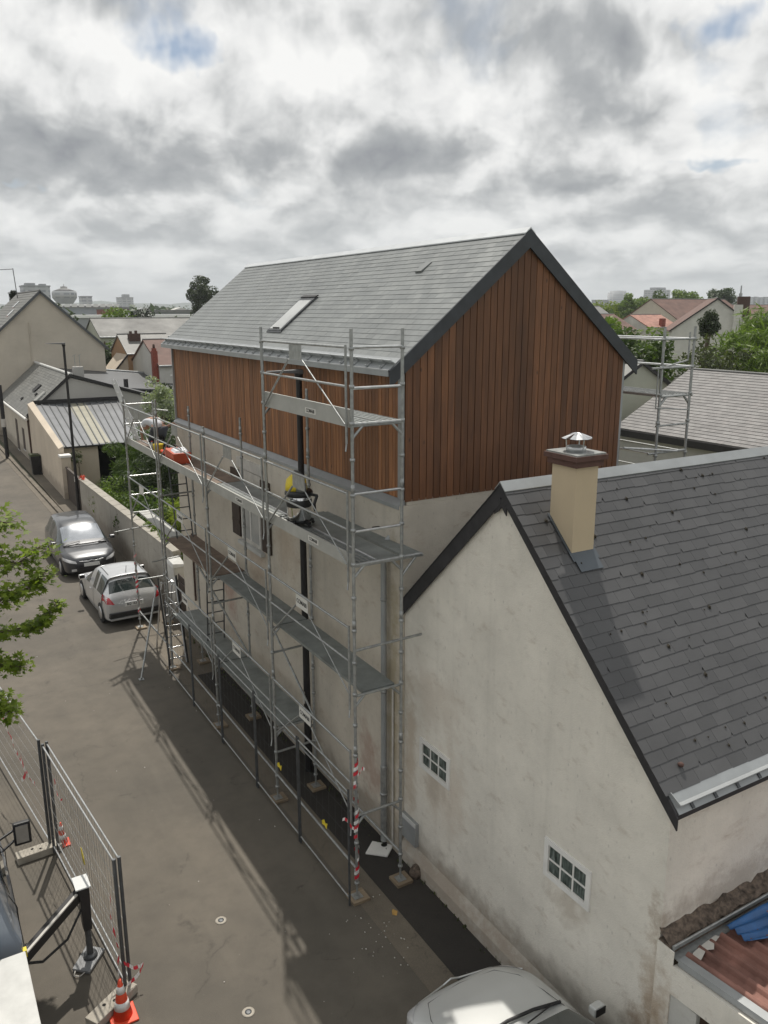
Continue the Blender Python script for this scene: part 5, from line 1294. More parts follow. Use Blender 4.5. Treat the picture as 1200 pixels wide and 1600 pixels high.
# street wall and gable at y=42
YB = 42.0
mb = MB(); mb.prism([(.0, YB, -.1), (9.2, YB, -.1), (9.2, YB, 3.1), (2.55, YB, 5.12), (.6, YB, 3.5), (0, YB, 2.85)], (0, 16, 0)); mb.build('wall', 'render_grey', hb)
mb = MB()
mb.hexa([(-.15, YB-.0, 2.82), (2.55, YB-.15, 5.20), (2.55, 58, 5.20), (-.15, 58, 2.82), (-.15, YB, 2.92), (2.55, YB-.15, 5.30), (2.55, 58, 5.30), (-.15, 58, 2.92)])
r_ = mb.build('roof', 'slate_pale', hb); 
slates(MB(), (-.15, 42.0, 2.93), (0, 1, 0), Vector((2.7, 0, 2.38)), 16, 3.55, .2, .4, random.Random(2)).build('slates', 'slate_pale', r_)
MB().hexa([(2.55, YB-.15, 5.18), (9.4, YB-.15, 3.08), (9.4, 58, 3.08), (2.55, 58, 5.18), (2.55, YB-.15, 5.29), (9.4, YB-.15, 3.2), (9.4, 58, 3.2), (2.55, 58, 5.29)]).build('rear_slope', 'roof_zinc_dark', r_)
MB().tube((2.55, YB-.15, 5.33), (2.55, 58, 5.33), .10, 8).build('ridge_cap', 'concrete_light', r_)
MB().bar((-.1, YB-.03, 2.98), (2.55, YB-.18, 5.32), .05, .16).build('verge_board', 'black_metal', r_)
MB().bar((2.55, YB-.18, 5.30), (9.3, YB-.18, 3.18), .05, .12).build('verge_board', 'black_metal', r_)
gb = MB().tube((-.2, YB-.3, 2.82), (-.2, 58, 2.82), .08, 8).build('gutter', 'white_paint', hb)
MB().tube((-.10, YB-.12, 2.78), (-.06, YB-.12, 0), .05, 8).build('drainpipe', 'brick_brown', hb)
B(-.03, .02, YB+.0, 58, .0, 2.8).build('street_wall', 'render_beige', hb)
for y0, y1, z0, z1 in ((44.6, 45.5, .55, 1.9), (47.6, 48.6, .12, 2.15)):
    wn = B(-.05, -.03, y0, y1, z0, z1).build('window' if z0 > .3 else 'door', 'wood_dark', hb)
    B(-.075, -.03, y0-.05, y1+.05, z0-.06, z0-.002).build('sill', 'concrete_light', wn)
def pB(v, y, n): # point on B's street slope
    u = Vector((2.7, 0, 2.38)).normalized(); nn_ = Vector((-2.38, 0, 2.7)).normalized(); return Vector((-.15, y, 2.93))+u*v+nn_*n
for v0, v1, y0, y1, mt in ((.9, 1.9, 43.2, 43.9, 'roof_glass'), (1.6, 2.2, 46.2, 47.2, 'black_metal'), (1.4, 1.6, 45.0, 45.3, 'black_metal'), (.7, .9, 47.6, 48.0, 'black_metal')):
    MB().hexa([pB(v0, y0, 0.02), pB(v1, y0, .02), pB(v1, y1, .02), pB(v0, y1, .02), pB(v0, y0, .09), pB(v1, y0, .09), pB(v1, y1, .09), pB(v0, y1, .09)]).build('roof_window', mt, r_)
cb_ = B(3.35, 3.95, 45.2, 45.8, 4.6, 5.55).build('chimney', 'render_grey', hb)
mb = MB()
for x in (3.5, 3.8): mb.tube((x, 45.5, 5.55), (x, 45.5, 6.3), .02, 6).bar((x-.12, 45.5, 6.2), (x+.12, 45.5, 6.35), .02, .02)
mb.build('chimney_aerial', 'galv', cb_)
zr_ = thing('zinc_roofed_shed', 'long low shed with dark zinc roof behind the low house', 'shed', (7, 50, 0))
MB().prism([(3.0, 49, 0), (12.5, 49, 0), (12.5, 49, 3.0), (3.0, 49, 4.0)], (0, 7, 0)).build('wall', 'render_grey', zr_)
MB().hexa([(2.8, 48.6, 4.1), (13, 48.6, 3.15), (13, 56.5, 3.75), (2.8, 56.5, 4.9), (2.8, 48.6, 4.2), (13, 48.6, 3.25), (13, 56.5, 3.9), (2.8, 56.5, 5.05)]).build('roof', 'roof_zinc_dark', zr_)
MB().tube((2.8, 56.6, 5.1), (13, 56.6, 3.95), .09, 6).build('roof_edge', 'zinc', zr_)
B(7.2, 7.45, 48.4, 48.7, 3.7, 4.4).build('flue', 'black_metal', zr_)
# lean-to
lt = thing('lean_to_garage', 'lean-to garage with grey standing-seam roof and one cream strip against the low house', 'garage', (2.5, 36, 0))
A_, B_, C_, D_ = Vector((0.0, 32.0, 2.50)), Vector((4.15, 32.0, 2.50)), Vector((5.5, 41.95, 3.62)), Vector((.35, 41.95, 3.62))
th = Vector((0, 0, .06)); nst = 13
def lerp2(u, v): return (A_.lerp(B_, u)).lerp(D_.lerp(C_, u), v)
mb = MB(); mb.hexa([lerp2(0, 0)-th, lerp2(1, 0)-th, lerp2(1, 1)-th, lerp2(0, 1)-th, lerp2(0, 0), lerp2(1, 0), lerp2(1, 1), lerp2(0, 1)]); lr = mb.build('roof', 'seam_metal', lt)
mb = MB(); up_ = Vector((0, 0, .003)); mb.hexa([lerp2(.40, .02), lerp2(.60, .02), lerp2(.56, .98), lerp2(.36, .98), lerp2(.40, .02)+up_, lerp2(.60, .02)+up_, lerp2(.56, .98)+up_, lerp2(.36, .98)+up_]); mb.build('cream_strip', 'seam_yellow', lr)
mb = MB()
for i in range(nst+1): u = i/nst; mb.bar(lerp2(u, 0)+Vector((0, 0, .03)), lerp2(u, 1)+Vector((0, 0, .03)), .05, .055)
mb.build('standing_seams', 'roof_zinc_dark', lr)
MB().bar(D_+Vector((-.1, -.02, .15)), C_+Vector((0, -.02, .15)), .08, .22).build('head_flashing', 'black_metal', lt)
MB().bar(A_+Vector((-.05, -.05, -.03)), B_+Vector((.1, -.05, -.03)), .08, .08).build('eaves_gutter', 'black_metal', lt)
MB().prism([(.10, 32.15, 0), (1.85, 32.15, 0), (1.85, 32.15, 2.42), (.1, 32.15, 2.42)], (0, .25, 0)).build('front_wall', 'render_cream', lt)
MB().hexa([(-.10, 31.6, 0), (.14, 31.6, 0), (.30, 41.9, 0), (-.02, 41.9, 0), (-.10, 31.6, 2.50), (.14, 31.6, 2.62), (.30, 41.9, 3.85), (-.02, 41.9, 3.70)]).build('parapet_wall', 'render_cream', lt)
MB().hexa([(4.0, 32.3, 0), (4.15, 32.3, 0), (5.45, 41.9, 0), (5.3, 41.9, 0), (4.0, 32.3, 2.42), (4.15, 32.3, 2.42), (5.45, 41.9, 3.5), (5.3, 41.9, 3.5)]).build('side_wall', 'render_grey', lt)
MB().box(1.9, 4.0, 36, 36.1, 0, 2.7).build('opening_shade_sheet', 'dark_void', lt)  # near-black sheet standing in for the shade inside the open garage
wb_ = thing('wheelie_bin', 'dark green wheelie bin against the wall of the low house', 'bin', (-.35, 38.6, 0))
MB().hexa([(-.52, 38.3, .12), (-.12, 38.3, .12), (-.12, 38.8, .12), (-.52, 38.8, .12), (-.6, 38.2, 1.15), (-.08, 38.2, 1.15), (-.08, 38.9, 1.15), (-.6, 38.9, 1.15)]).build('tub', 'black_plastic', wb_)
MB().hexa([(-.62, 38.18, 1.16), (-.06, 38.18, 1.16), (-.06, 38.94, 1.16), (-.62, 38.94, 1.16), (-.58, 38.22, 1.26), (-.1, 38.22, 1.22), (-.1, 38.9, 1.22), (-.58, 38.9, 1.26)]).build('lid', 'leaf_olive', wb_)
for y in (38.25, 38.85): MB().tube((-.14, y-.03, .12), (-.14, y+.03, .12), .11, 12).build('wheel', 'rubber', wb_)

# ------------------------------------------------------------------ generic gabled house (ridge along y or x)
def gable_house(name, label, x0, x1, y0, y1, ze, zr, axis, wallm, roofm, cat='house', ap=None, over=.2, slat=None, z0=-.2, group=None, verge='black_metal'):
    t = thing(name, label, cat, ((x0+x1)/2, (y0+y1)/2, 0), group)
    if axis == 'y':
        a = (x0+x1)/2 if ap is None else ap
        MB().prism([(x0, y0, z0), (x1, y0, z0), (x1, y0, ze), (a, y0, zr), (x0, y0, ze)], (0, y1-y0, 0)).build('wall', wallm, t)
        sL = (zr-ze)/(a-x0); sR = (zr-ze)/(x1-a)
        mb = MB()
        mb.hexa([(x0-over, y0-.15, ze-over*sL+.0), (a, y0-.15, zr+.01), (a, y1+.1, zr+.01), (x0-over, y1+.1, ze-over*sL+.0), (x0-over, y0-.15, ze-over*sL+.13), (a, y0-.15, zr+.14), (a, y1+.1, zr+.14), (x0-over, y1+.1, ze-over*sL+.13)])
        mb.hexa([(a, y0-.15, zr+.01), (x1+over, y0-.15, ze-over*sR), (x1+over, y1+.1, ze-over*sR), (a, y1+.1, zr+.01), (a, y0-.15, zr+.14), (x1+over, y0-.15, ze-over*sR+.13), (x1+over, y1+.1, ze-over*sR+.13), (a, y1+.1, zr+.14)])
        r = mb.build('roof', roofm, t)
        MB().bar((x0-over, y0-.17, ze-over*sL+.05), (a, y0-.17, zr+.06), .04, .17).bar((a, y0-.17, zr+.06), (x1+over, y0-.17, ze-over*sR+.05), .04, .17).build('verge_board', verge, r)
        MB().tube((a, y0-.15, zr+.15), (a, y1+.1, zr+.15), .07, 6).build('ridge_cap', 'roof_grey', r)
        if slat:
            vL = Vector((a-x0+over, 0, (a-x0+over)*sL)); slates(MB(), (x0-over, y0-.15, ze-over*sL+.135), (0, 1, 0), vL, y1-y0+.25, vL.length, slat[0], slat[1], random.Random(8), .01, .02).build('slates', roofm, r)
    else:
        b = (y0+y1)/2
        MB().prism([(x0, y0, z0), (x0, y1, z0), (x0, y1, ze), (x0, b, zr), (x0, y0, ze)], (x1-x0, 0, 0)).build('wall', wallm, t)
        s_ = (zr-ze)/(b-y0); mb = MB()
        mb.hexa([(x0-.1, y0-over, ze-over*s_), (x1+.1, y0-over, ze-over*s_), (x1+.1, b, zr+.01), (x0-.1, b, zr+.01), (x0-.1, y0-over, ze-over*s_+.13), (x1+.1, y0-over, ze-over*s_+.13), (x1+.1, b, zr+.14), (x0-.1, b, zr+.14)])
        mb.hexa([(x0-.1, b, zr+.01), (x1+.1, b, zr+.01), (x1+.1, y1+over, ze-over*s_), (x0-.1, y1+over, ze-over*s_), (x0-.1, b, zr+.14), (x1+.1, b, zr+.14), (x1+.1, y1+over, ze-over*s_+.13), (x0-.1, y1+over, ze-over*s_+.13)])
        r = mb.build('roof', roofm, t)
        MB().tube((x0-.1, b, zr+.15), (x1+.1, b, zr+.15), .08, 6).build('ridge_cap', 'roof_grey', r)
        MB().tube((x0-.1, y0-over-.05, ze-over*s_+.08), (x1+.1, y0-over-.05, ze-over*s_+.08), .07, 6).build('gutter', 'zinc', r)
        if slat:
            vL = Vector((0, b-y0+over, (b-y0+over)*s_)); slates(MB(), (x0-.1, y0-over, ze-over*s_+.135), (1, 0, 0), vL, x1-x0+.2, vL.length, slat[0], slat[1], random.Random(8), .01, .02).build('slates', roofm, r)
    return t
def window_on(t, x0, x1, y, z0, z1, mat='window_glass'):
    w_ = B(x0, x1, y-.04, y-.005, z0, z1).build('window', 'white_paint', t); B(x0+.06, x1-.06, y-.05, y-.041, z0+.06, z1-.06).build('pane', mat, w_)
# C big gable
hc = gable_house('gabled_house', 'tall plain beige gable house at the left edge with dark verge', -1.0, 7.65, 56, 68, 6.35, 10.35, 'y', 'render_beige', 'slate_pale', over=.25, slat=(.3, .5), ap=3.35, verge='galv_dark')
MB().tube((2.3, 55.93, 3.0), (2.4, 55.93, 8.2), .03, 6).build('flue_pipe', 'render_beige', hc)
an_ = MB().tube((2.9, 64.5, 9.5), (2.75, 64.5, 12.4), .035, 6).tube((2.75, 64.5, 12.35), (.9, 64.5, 12.2), .03, 6)
for k_ in range(5): an_.tube((2.6-.35*k_, 64.2, 12.33-.03*k_), (2.6-.35*k_, 64.8, 12.33-.03*k_), .015, 5)
an_.build('aerial', 'galv_dark', hc)
for v in ((1.3, 58.5), (2.0, 60.5)):
    x = v[0]; zq = 6.35+(x+1)*(4/4.35)+.16; MB().hexa([(x, v[1], zq), (x+.5, v[1], zq+.46), (x+.5, v[1]+.7, zq+.46), (x, v[1]+.7, zq), (x, v[1], zq+.06), (x+.5, v[1], zq+.52), (x+.5, v[1]+.7, zq+.52), (x, v[1]+.7, zq+.06)]).build('roof_window', 'roof_glass', hc)
# D long house
hd2_ = gable_house('long_house', 'long pale house with weather-stained light slate roof behind the gardens', 12.0, 34, 78, 86, 6.4, 8.15, 'x', 'render_green', 'roof_stained', over=.15)
B(12.3, 12.42, 77.8, 77.9, .5, 6.0).build('drainpipe', 'brick_brown', hd2_)
# E tan house with brick chimneys
he = gable_house('tan_house', 'small tan house with grey roof and brown brick chimney stack', 10.35, 14.4, 60, 66, 5.5, 6.95, 'x', 'render_tan', 'slate_pale', over=.1)
MB().box(11.0, 11.95, 61.8, 62.4, 5.4, 7.15).build('chimney', 'brick_brown', he)
MB().box(11.1, 11.3, 62, 62.2, 7.15, 7.35).box(11.55, 11.75, 62, 62.2, 7.15, 7.4).build('chimney_pots', 'brick_brown', he)
MB().prism([(9.0, 60.1, 3.9), (10.35, 60.1, 3.0), (10.35, 60.1, 5.5)], (0, 4, 0)).build('side_wall', 'render_cream', he)
MB().bar((8.9, 60.0, 3.85), (10.4, 60.0, 5.55), .1, .12).build('verge_board', 'black_metal', he)
hf = gable_house('white_house', 'white house with brown roof and tall red chimney half hidden by the wood-clad house', 10.7, 16.5, 52, 60, 5.0, 6.7, 'x', 'render_white', 'tile_brown', over=.2)
MB().box(10.3, 10.68, 52.2, 52.7, 3.0, 6.1).box(10.36, 10.62, 52.25, 52.65, 6.1, 6.3).build('chimney', 'brick_red', hf)
MB().lathe((10.49, 52.45, 6.3), [(.1, 0), (.08, .3)], 8).build('chimney_pot', 'brick_brown', hf)
MB().bar((11.4, 51.7, 4.3), (13.5, 51.7, 4.3), .1, .12).build('fascia', 'white_paint', hf)
# E2 red roofs far left
hr = gable_house('red_roofed_house', 'house with dark red tiled roof at the far left edge behind the beige gable', -9, 1.5, 84, 94, 7.2, 9.6, 'x', 'render_beige', 'far_red')

# right side background houses
hs = gable_house('slate_roofed_house', 'single-storey house with pale weathered slate roof behind the right-hand scaffold', 23.3, 32.7, 3, 17.6, 3.6, 6.0, 'y', 'render_grey', 'slate_weathered', over=.35, slat=(.24, .38))
B(22.9, 22.98, 3, 17.7, 3.2, 3.5).build('fascia', 'black_metal', hs)
hg = gable_house('small_gabled_house', 'small greenish-white gabled house seen between the scaffold poles on the right', 21.4, 30.4, 19, 27, 3.9, 6.4, 'y', 'render_green', 'slate_pale', over=.2)
hl = gable_house('cream_outbuilding', 'low cream outbuilding with dark verge just behind the corner of the wood-clad house', 11.5, 16.4, 12, 17, 4.7, 6.9, 'y', 'render_cream', 'slate_pale', over=.25)
gw2 = gable_house('white_gabled_house', 'white gabled house with brown roof among the trees on the right', 83, 93.4, 58, 70, 6.6, 10.4, 'y', 'render_white', 'tile_brown', over=.3)
MB().box(90.2, 91.2, 57.6, 58.5, 6, 9.7).build('chimney_breast', 'render_white', gw2)
MB().box(91.5, 93.0, 65, 66, 7.5, 10.8).build('chimney', 'brick_brown', gw2)
gw2.rotation_euler = (0, 0, R(-46))
ho = gable_house('orange_roofed_house', 'house with bright orange-pink tiled roof in the middle distance on the right', 86.4, 92.6, 73, 80, 6.7, 8.3, 'x', 'render_white', 'tile_orange', over=.3)
MB().box(89.0, 89.7, 72.8, 73.4, 6.8, 7.9).build('chimney', 'brick_red', ho)
gable_house('brown_roofed_house', 'house with long brown tiled roof left of the orange roof', 73, 84, 73, 82, 6.4, 8.4, 'x', 'render_beige', 'tile_brown')
gable_house('brown_roofed_house', 'house with tall brown hipped roof behind the white gable, right of the orange roof', 100, 118, 78, 92, 6.8, 10.7, 'x', 'render_beige', 'tile_brown')
gable_house('grey_roofed_house', 'pale house with grey roof and two dormers seen just beside the wood-clad gable', 92, 97.5, 90, 98, 7.6, 9.6, 'x', 'render_grey', 'roof_grey')
gable_house('brown_roofed_house', 'distant brown-roofed house at the right edge below the apartment block', 124, 150, 86, 98, 7.5, 9.9, 'x', 'render_grey', 'tile_brown')
gable_house('white_shed', 'low white shed roof at the right edge behind the willow', 72.6, 80, 44, 46.5, 7.9, 8.5, 'x', 'render_white', 'far_white', 'shed')
t = thing('radio_mast', 'thin lattice radio mast on the right horizon', 'mast', (330, 260, 0))
MB().tube((345, 250, 0), (345, 250, 20.5), .35, 6).box(344.4, 345.6, 249.5, 250.5, 15.5, 17).build('mast', 'far_grey', t)

# ------------------------------------------------------------------ right-hand scaffold
s2f = thing('rear_scaffold', 'galvanised scaffold tower with one platform behind the far eave of the wood-clad house', 'scaffold', (5.8, 1.4, 0))
def rt(name, segs, r=.022, mat='galv'):
    mb = MB()
    for a, b in segs: mb.tube(a, b, r, 8)
    return mb.build(name, mat, s2f)
XA, XB = 5.38, 6.18
for y in (-.1, 2.9):
    for x in (XA, XB):
        mb = MB().tube((x, y, 0), (x, y, 8.72), .0245, 10)
        for zq in [5.51, 6.0, 6.4, 7.0, 7.51, 8.0, 8.5]: mb.lathe((x, y, zq-.02), [(.04, 0), (.04, .05)], 8)
        mb.build('standard', 'galv', s2f)
    for zl_ in (5.51, 7.51): rt('transom', [((XA, y, zl_-.03), (XB+.06, y, zl_-.03)), ((XA, y, zl_-.2), (XA+.17, y, zl_-.03)), ((XB, y, zl_-.2), (XB-.17, y, zl_-.03))], .022)
    rt('tie_tube', [((XA-.2, y, 6.45), (XB, y, 6.45))])
    rt('tie_tube', [((XA-.05, y, 6.95), (XB, y, 6.95))], .018)
for x0, x1 in ((XA+.03, XA+.38), (XA+.4, XB-.03)):
    d_ = B(x0, x1, -.06, 2.86, 7.47, 7.51).build('deck', 'galv_bright', s2f)
    mb = MB()
    for q in range(5): x = x0+.02+(x1-x0-.04)*q/4; mb.box(x-.006, x+.006, -.06, 2.86, 7.511, 7.52)
    mb.build('deck_ribs', 'galv', d_)
for zq in (8.0, 8.5): rt('guard_rail', [((XB, -.1, zq), (XB, 2.9, zq)), ((XA, -.1, zq), (XB, -.1, zq))], .02, 'galv_bright'); rt('guard_rail', [((XA, 2.9, zq), (XB, 2.9, zq)), ((XA-.3, -.13, zq), (XB, -.13, zq))], .018)
rt('guard_rail', [((XA, -.1, 8.5), (XA, 2.9, 8.5))], .018)
rt('stirrup', [((XA-.18, -.18, 7.98), (XA-.18, -.18, 7.30)), ((XA-.18, -.18, 7.30), (XB-.12, -.18, 7.22)), ((XB-.12, -.18, 7.22), (XB-.12, -.18, 7.95))], .012)
rt('stirrup', [((XB-.13, -.1, 8.62), (XB-.13, -.1, 8.12)), ((XB-.13, -.1, 8.12), (XA+.1, -.1, 8.02))], .015)
for zq in (5.98, 6.42): rt('ledger', [((XA, -.1, zq), (XA, 2.9, zq))], .018, 'galv_bright'); rt('ledger', [((XB, -.1, zq), (XB, 2.9, zq))], .018)
rt('wall_tie', [((4.55, -.1, 6.62), (XB-.25, -.12, 6.45))], .02, 'galv_bright')

# ------------------------------------------------------------------ FOLIAGE
def leaf_cloud(mb, clumps, per, size, rg, flat=1.0, shape='quad'):
    for (cx, cy, cz, rx, ry, rz2) in clumps:
        for _ in range(per):
            while True:
                a, b, c = rg.uniform(-1, 1), rg.uniform(-1, 1), rg.uniform(-1, 1); q = a*a+b*b+c*c
                if q < 1 and q > .15: break
            p = Vector((cx+a*rx, cy+b*ry, cz+c*rz2)); s_ = size*rg.uniform(.6, 1.35)
            n_ = Vector((a+rg.gauss(0, .7), b+rg.gauss(0, .7), (c+rg.gauss(.35, .7))*flat)).normalized()
            u = n_.cross(Vector((rg.gauss(0, 1), rg.gauss(0, 1), rg.gauss(0, 1)))).normalized(); v = n_.cross(u)
            if shape == 'quad': mb.face([p-u*s_*.5, p-v*s_*.28+n_*s_*.06, p+u*s_*.5, p+v*s_*.28+n_*s_*.06])
            elif shape == 'blade': mb.face([p-u*s_, p-v*s_*.12, p+u*s_, p+v*s_*.12])
def clumps_in(c, r, n, cr, rg, zbias=0):
    L_ = []
    for _ in range(n):
        while True:
            a, b, d = rg.uniform(-1, 1), rg.uniform(-1, 1), rg.uniform(-1, 1)
            q = a*a+b*b+d*d
            if q < 1: break
        k_ = (.5+.5*q**.5)
        s_ = rg.uniform(.6, 1.25)*cr
        L_.append((c[0]+a*k_*r[0], c[1]+b*k_*r[1], c[2]+d*k_*r[2], s_, s_, s_*.8))
    return L_
def tree(name, label, base, h_, c, r, ncl, per, size, mat, group=None, seed=1, cr=None, cat='tree', trunk_r=.15, shape='quad', limbs=5):
    rg = random.Random(seed); t = thing(name, label, cat, base, group)
    cr = cr or max(r)*.33; cl = clumps_in(c, r, ncl, cr, rg)
    mb = MB(); leaf_cloud(mb, cl, per, size, rg, 1, shape); mb.build('crown' if cat == 'tree' else 'foliage', mat, t)
    mb = MB(); top = Vector((c[0], c[1], c[2]-r[2]*.2)); b = Vector(base); mid = b.lerp(top, .5)+Vector((rg.uniform(-.1, .1), rg.uniform(-.1, .1), 0))*h_*.1
    mb.tube(b, mid, trunk_r, 8, trunk_r*.75); mb.tube(mid, top, trunk_r*.75, 8, trunk_r*.45)
    for k_ in range(limbs):
        q = cl[rg.randrange(len(cl))]; mb.tube(mid.lerp(top, rg.random()), q[:3], trunk_r*.4, 6, trunk_r*.12)
    mb.build('trunk' if cat == 'tree' else 'stems', 'bark', t); return t

# foreground maple-like tree whose branches reach in from the left
rg = random.Random(42)
mt_ = thing('street_tree', 'leafy green tree whose branch tips reach in from the left edge over the road', 'tree', (-8.6, 3.6, 0))
def star_leaf(mb, p, d, n_, s_):
    d = d.normalized(); sd = n_.cross(d).normalized(); pts = []
    for a, r in ((0, 1.0), (18, .45), (42, .80), (62, .38), (95, .55), (150, .18), (180, .05), (210, .18), (265, .55), (298, .38), (318, .80), (342, .45)):
        a = R(a); pts.append(p+d*(s_*r*math.cos(a))+sd*(s_*r*math.sin(a)))
    mb.face(pts)
leaves = MB(); wd_ = MB()
def spray(pts, dens, spread, s_):
    P_ = [Vector(p) for p in pts]; tot = sum((P_[i+1]-P_[i]).length for i in range(len(P_)-1))
    for i in range(len(P_)-1): wd_.tube(P_[i], P_[i+1], .016-.003*i if i < 4 else .004, 6)
    n_ = int(tot*dens*2.1)
    for _ in range(n_):
        u = rg.random()*(len(P_)-1); i = int(u); f_ = u-i; c = P_[i].lerp(P_[min(i+1, len(P_)-1)], f_)
        tp_ = spread*(1-.45*u/(len(P_)-1))
        off = Vector((rg.gauss(0, tp_), rg.gauss(0, tp_), rg.gauss(-.02, tp_*.7)))
        if rg.random() < .5: wd_.tube(c, c+off*.85, .003, 4, caps=False)
        nn_ = Vector((rg.gauss(0, .45), rg.gauss(-.15, .45), 1)).normalized()
        dd = (off+Vector((rg.gauss(.05, .1), rg.gauss(0, .1), -.06))); dd = dd-nn_*dd.dot(nn_)
        star_leaf(leaves, c+off, dd if dd.length > .01 else Vector((1, 0, 0)), nn_, s_*rg.choice((.5, .75, .9, 1.0, 1.15, 1.3)))
# points roughly 12 m from the camera
def at(u, v, D):
    d = F+R2*((u-600)/1275.8)-U2*((v-800)/1275.8); return CAM+d*D
TB = [
 ([(-8.2, 3.4, 5.2), (-6.6, 2.9, 5.75), (-5.62, 2.62, 6.05), (-5.30, 2.55, 5.95)], 60, .22),
 ([(-8.2, 3.4, 4.6), (-6.4, 2.7, 5.2), (-5.70, 2.45, 5.45), (-5.25, 2.30, 5.40), (-4.95, 2.25, 5.62)], 70, .21),
 ([(-8.2, 3.4, 4.2), (-6.3, 2.5, 4.75), (-5.6, 2.3, 4.85), (-5.15, 2.15, 5.05), (-4.93, 2.05, 5.28)], 80, .17),
 ([(-8.2, 3.4, 4.0), (-6.2, 2.4, 4.40), (-5.5, 2.2, 4.42), (-5.1, 2.05, 4.50), (-4.80, 1.95, 4.85)], 75, .10),
 ([(-8.2, 3.4, 3.4), (-6.4, 2.4, 3.9), (-5.75, 2.1, 4.0), (-5.38, 2.0, 3.95)], 85, .17),
 ([(-8.2, 3.4, 3.0), (-6.4, 2.3, 3.5), (-5.85, 2.1, 3.45), (-5.62, 2.0, 3.2)], 85, .17),
 ([(-8.2, 3.4, 5.0), (-6.5, 2.6, 5.1), (-5.9, 2.4, 5.0), (-5.6, 2.3, 4.9)], 85, .2),
 ([(-8.2, 3.4, 5.6), (-6.6, 2.8, 5.5), (-5.9, 2.6, 5.7), (-5.55, 2.5, 5.6)], 80, .2),
]
for p_, dn, sd in TB: spray(p_, dn, sd, .088)
for k_ in range(9):
    a = rg.uniform(0, 6.28); zq = rg.uniform(4, 8); e = Vector((-9.2+1.4*math.cos(a), 3.6+2.2*math.sin(a), zq+.8))
    spray([(-8.6, 3.6, zq), (-8.9+.7*math.cos(a), 3.6+1.1*math.sin(a), zq+.5), e], 45, .4, .10)
leaves.build('crown', 'leaf_maple', mt_); wd_.tube((-8.6, 3.6, 0), (-8.55, 3.55, 3.2), .16, 10, .12).tube((-8.55, 3.55, 3.2), (-8.5, 3.5, 6.5), .12, 10, .05)
for p_, dn, sd in TB: wd_.tube((-8.5, 3.5, p_[0][2]-.6), p_[0], .04, 6, .02)
wd_.build('trunk', 'bark', mt_)

# garden shrubs behind the wall
GS = 'shrubs in the walled garden'
tree('garden_shrub', 'broad dark feathery shrub under the lean-to opening in the walled garden', (3.6, 29, 0), 3, (3.2, 28.6, 1.7), (2.3, 2.8, 1.7), 44, 170, .20, 'leaf_mid', GS, 3, .7, 'shrub', .06, 'blade')
tree('garden_shrub', 'dark conifer-like shrub behind the scaffold poles in the walled garden', (4.0, 24, 0), 3.4, (3.5, 24.0, 2.1), (2.1, 2.6, 1.9), 46, 170, .19, 'leaf_dark', GS, 4, .65, 'shrub', .06, 'blade')
tree('garden_shrub', 'yellow-green bamboo clump next to the far corner of the wood-clad house', (1.7, 16.5, 0), 2.8, (1.6, 16.6, 1.5), (1.0, 1.9, 1.5), 30, 150, .18, 'leaf_yellow', GS, 5, .5, 'shrub', .04, 'blade')
tree('garden_shrub', 'mid-green leafy shrub spilling over the garden wall near the white pillar', (1.0, 19.5, 0), 2.2, (1.2, 19.8, 1.4), (.9, 2.4, 1.2), 34, 140, .15, 'leaf_mid', GS, 6, .5, 'shrub', .04)
tree('garden_shrub', 'loose green shrub at the lamp end of the garden wall', (1.3, 25.5, 0), 2.0, (1.2, 25.6, 1.0), (.9, 1.9, .9), 20, 110, .13, 'leaf_light', GS, 7, .5, 'shrub', .04)
tree('garden_shrub', 'reddish-brown dying shrub against the house corner', (2.4, 14.3, 0), 3.5, (1.9, 14.6, 2.7), (.8, 1.0, .9), 14, 80, .13, 'leaf_olive', GS, 8, .4, 'shrub', .04)
tree('rose_bush', 'small bush by the dark wooden gate, in front of the lean-to', (.8, 31.6, 0), 2.4, (.75, 31.5, 2.1), (.35, .3, .35), 8, 40, .12, 'leaf_olive', None, 9, .2, 'shrub', .03)
tree('ivy', 'green ivy tuft on the coping of the garden wall above the silver hatchback', (.3, 15.6, 1.9), .2, (.35, 15.8, 1.95), (.18, 1.6, .10), 16, 60, .07, 'leaf_light', None, 10, .16, 'plant', .01, limbs=2)
tree('flower_pots', 'small orange-flowered plant on the garden wall by the street lamp', (.15, 27.3, 1.7), .1, (.15, 27.2, 1.82), (.1, .35, .08), 5, 25, .06, 'orange_red', None, 11, .1, 'plant', .01, limbs=1)
# trees left background
tree('garden_tree', 'slim pale-leaved tree beside the far corner of the wood-clad house', (5.2, 31, 0), 6, (4.9, 31, 4.7), (.75, 1.1, 1.3), 20, 90, .16, 'leaf_white', None, 12, .42, trunk_r=.06)
tree('garden_tree', 'dark small tree in front of the white half-hidden house', (6.4, 33, 0), 5.4, (6.1, 33, 4.0), (.9, 1.2, 1.1), 18, 80, .16, 'leaf_dark', None, 13, .42, trunk_r=.06)
tree('garden_tree', 'round dark bush-like tree right of the beige gable house', (10.6, 68, 0), 5, (10.7, 68, 4.3), (2.2, 2.2, 2.0), 26, 90, .32, 'leaf_dark', None, 14, .9)
tree('garden_tree', 'mid-green tree between the beige gable and the tan house', (13.2, 72, 0), 5, (13.4, 72, 4.6), (2.2, 2.2, 2.1), 26, 90, .32, 'leaf_mid', None, 15, .9)
tree('garden_tree', 'dark green tree behind the roof of the beige gable house', (9.6, 84, 0), 8, (9.8, 86, 7.0), (2.6, 2.6, 2.6), 26, 90, .4, 'leaf_dark', None, 16, 1.0)
tree('garden_tree', 'bright green round tree behind the long stained roof', (22.2, 112, 0), 9, (22.2, 112, 7.2), (2.2, 2, 1.9), 26, 90, .5, 'leaf_light', None, 17, 1.3)
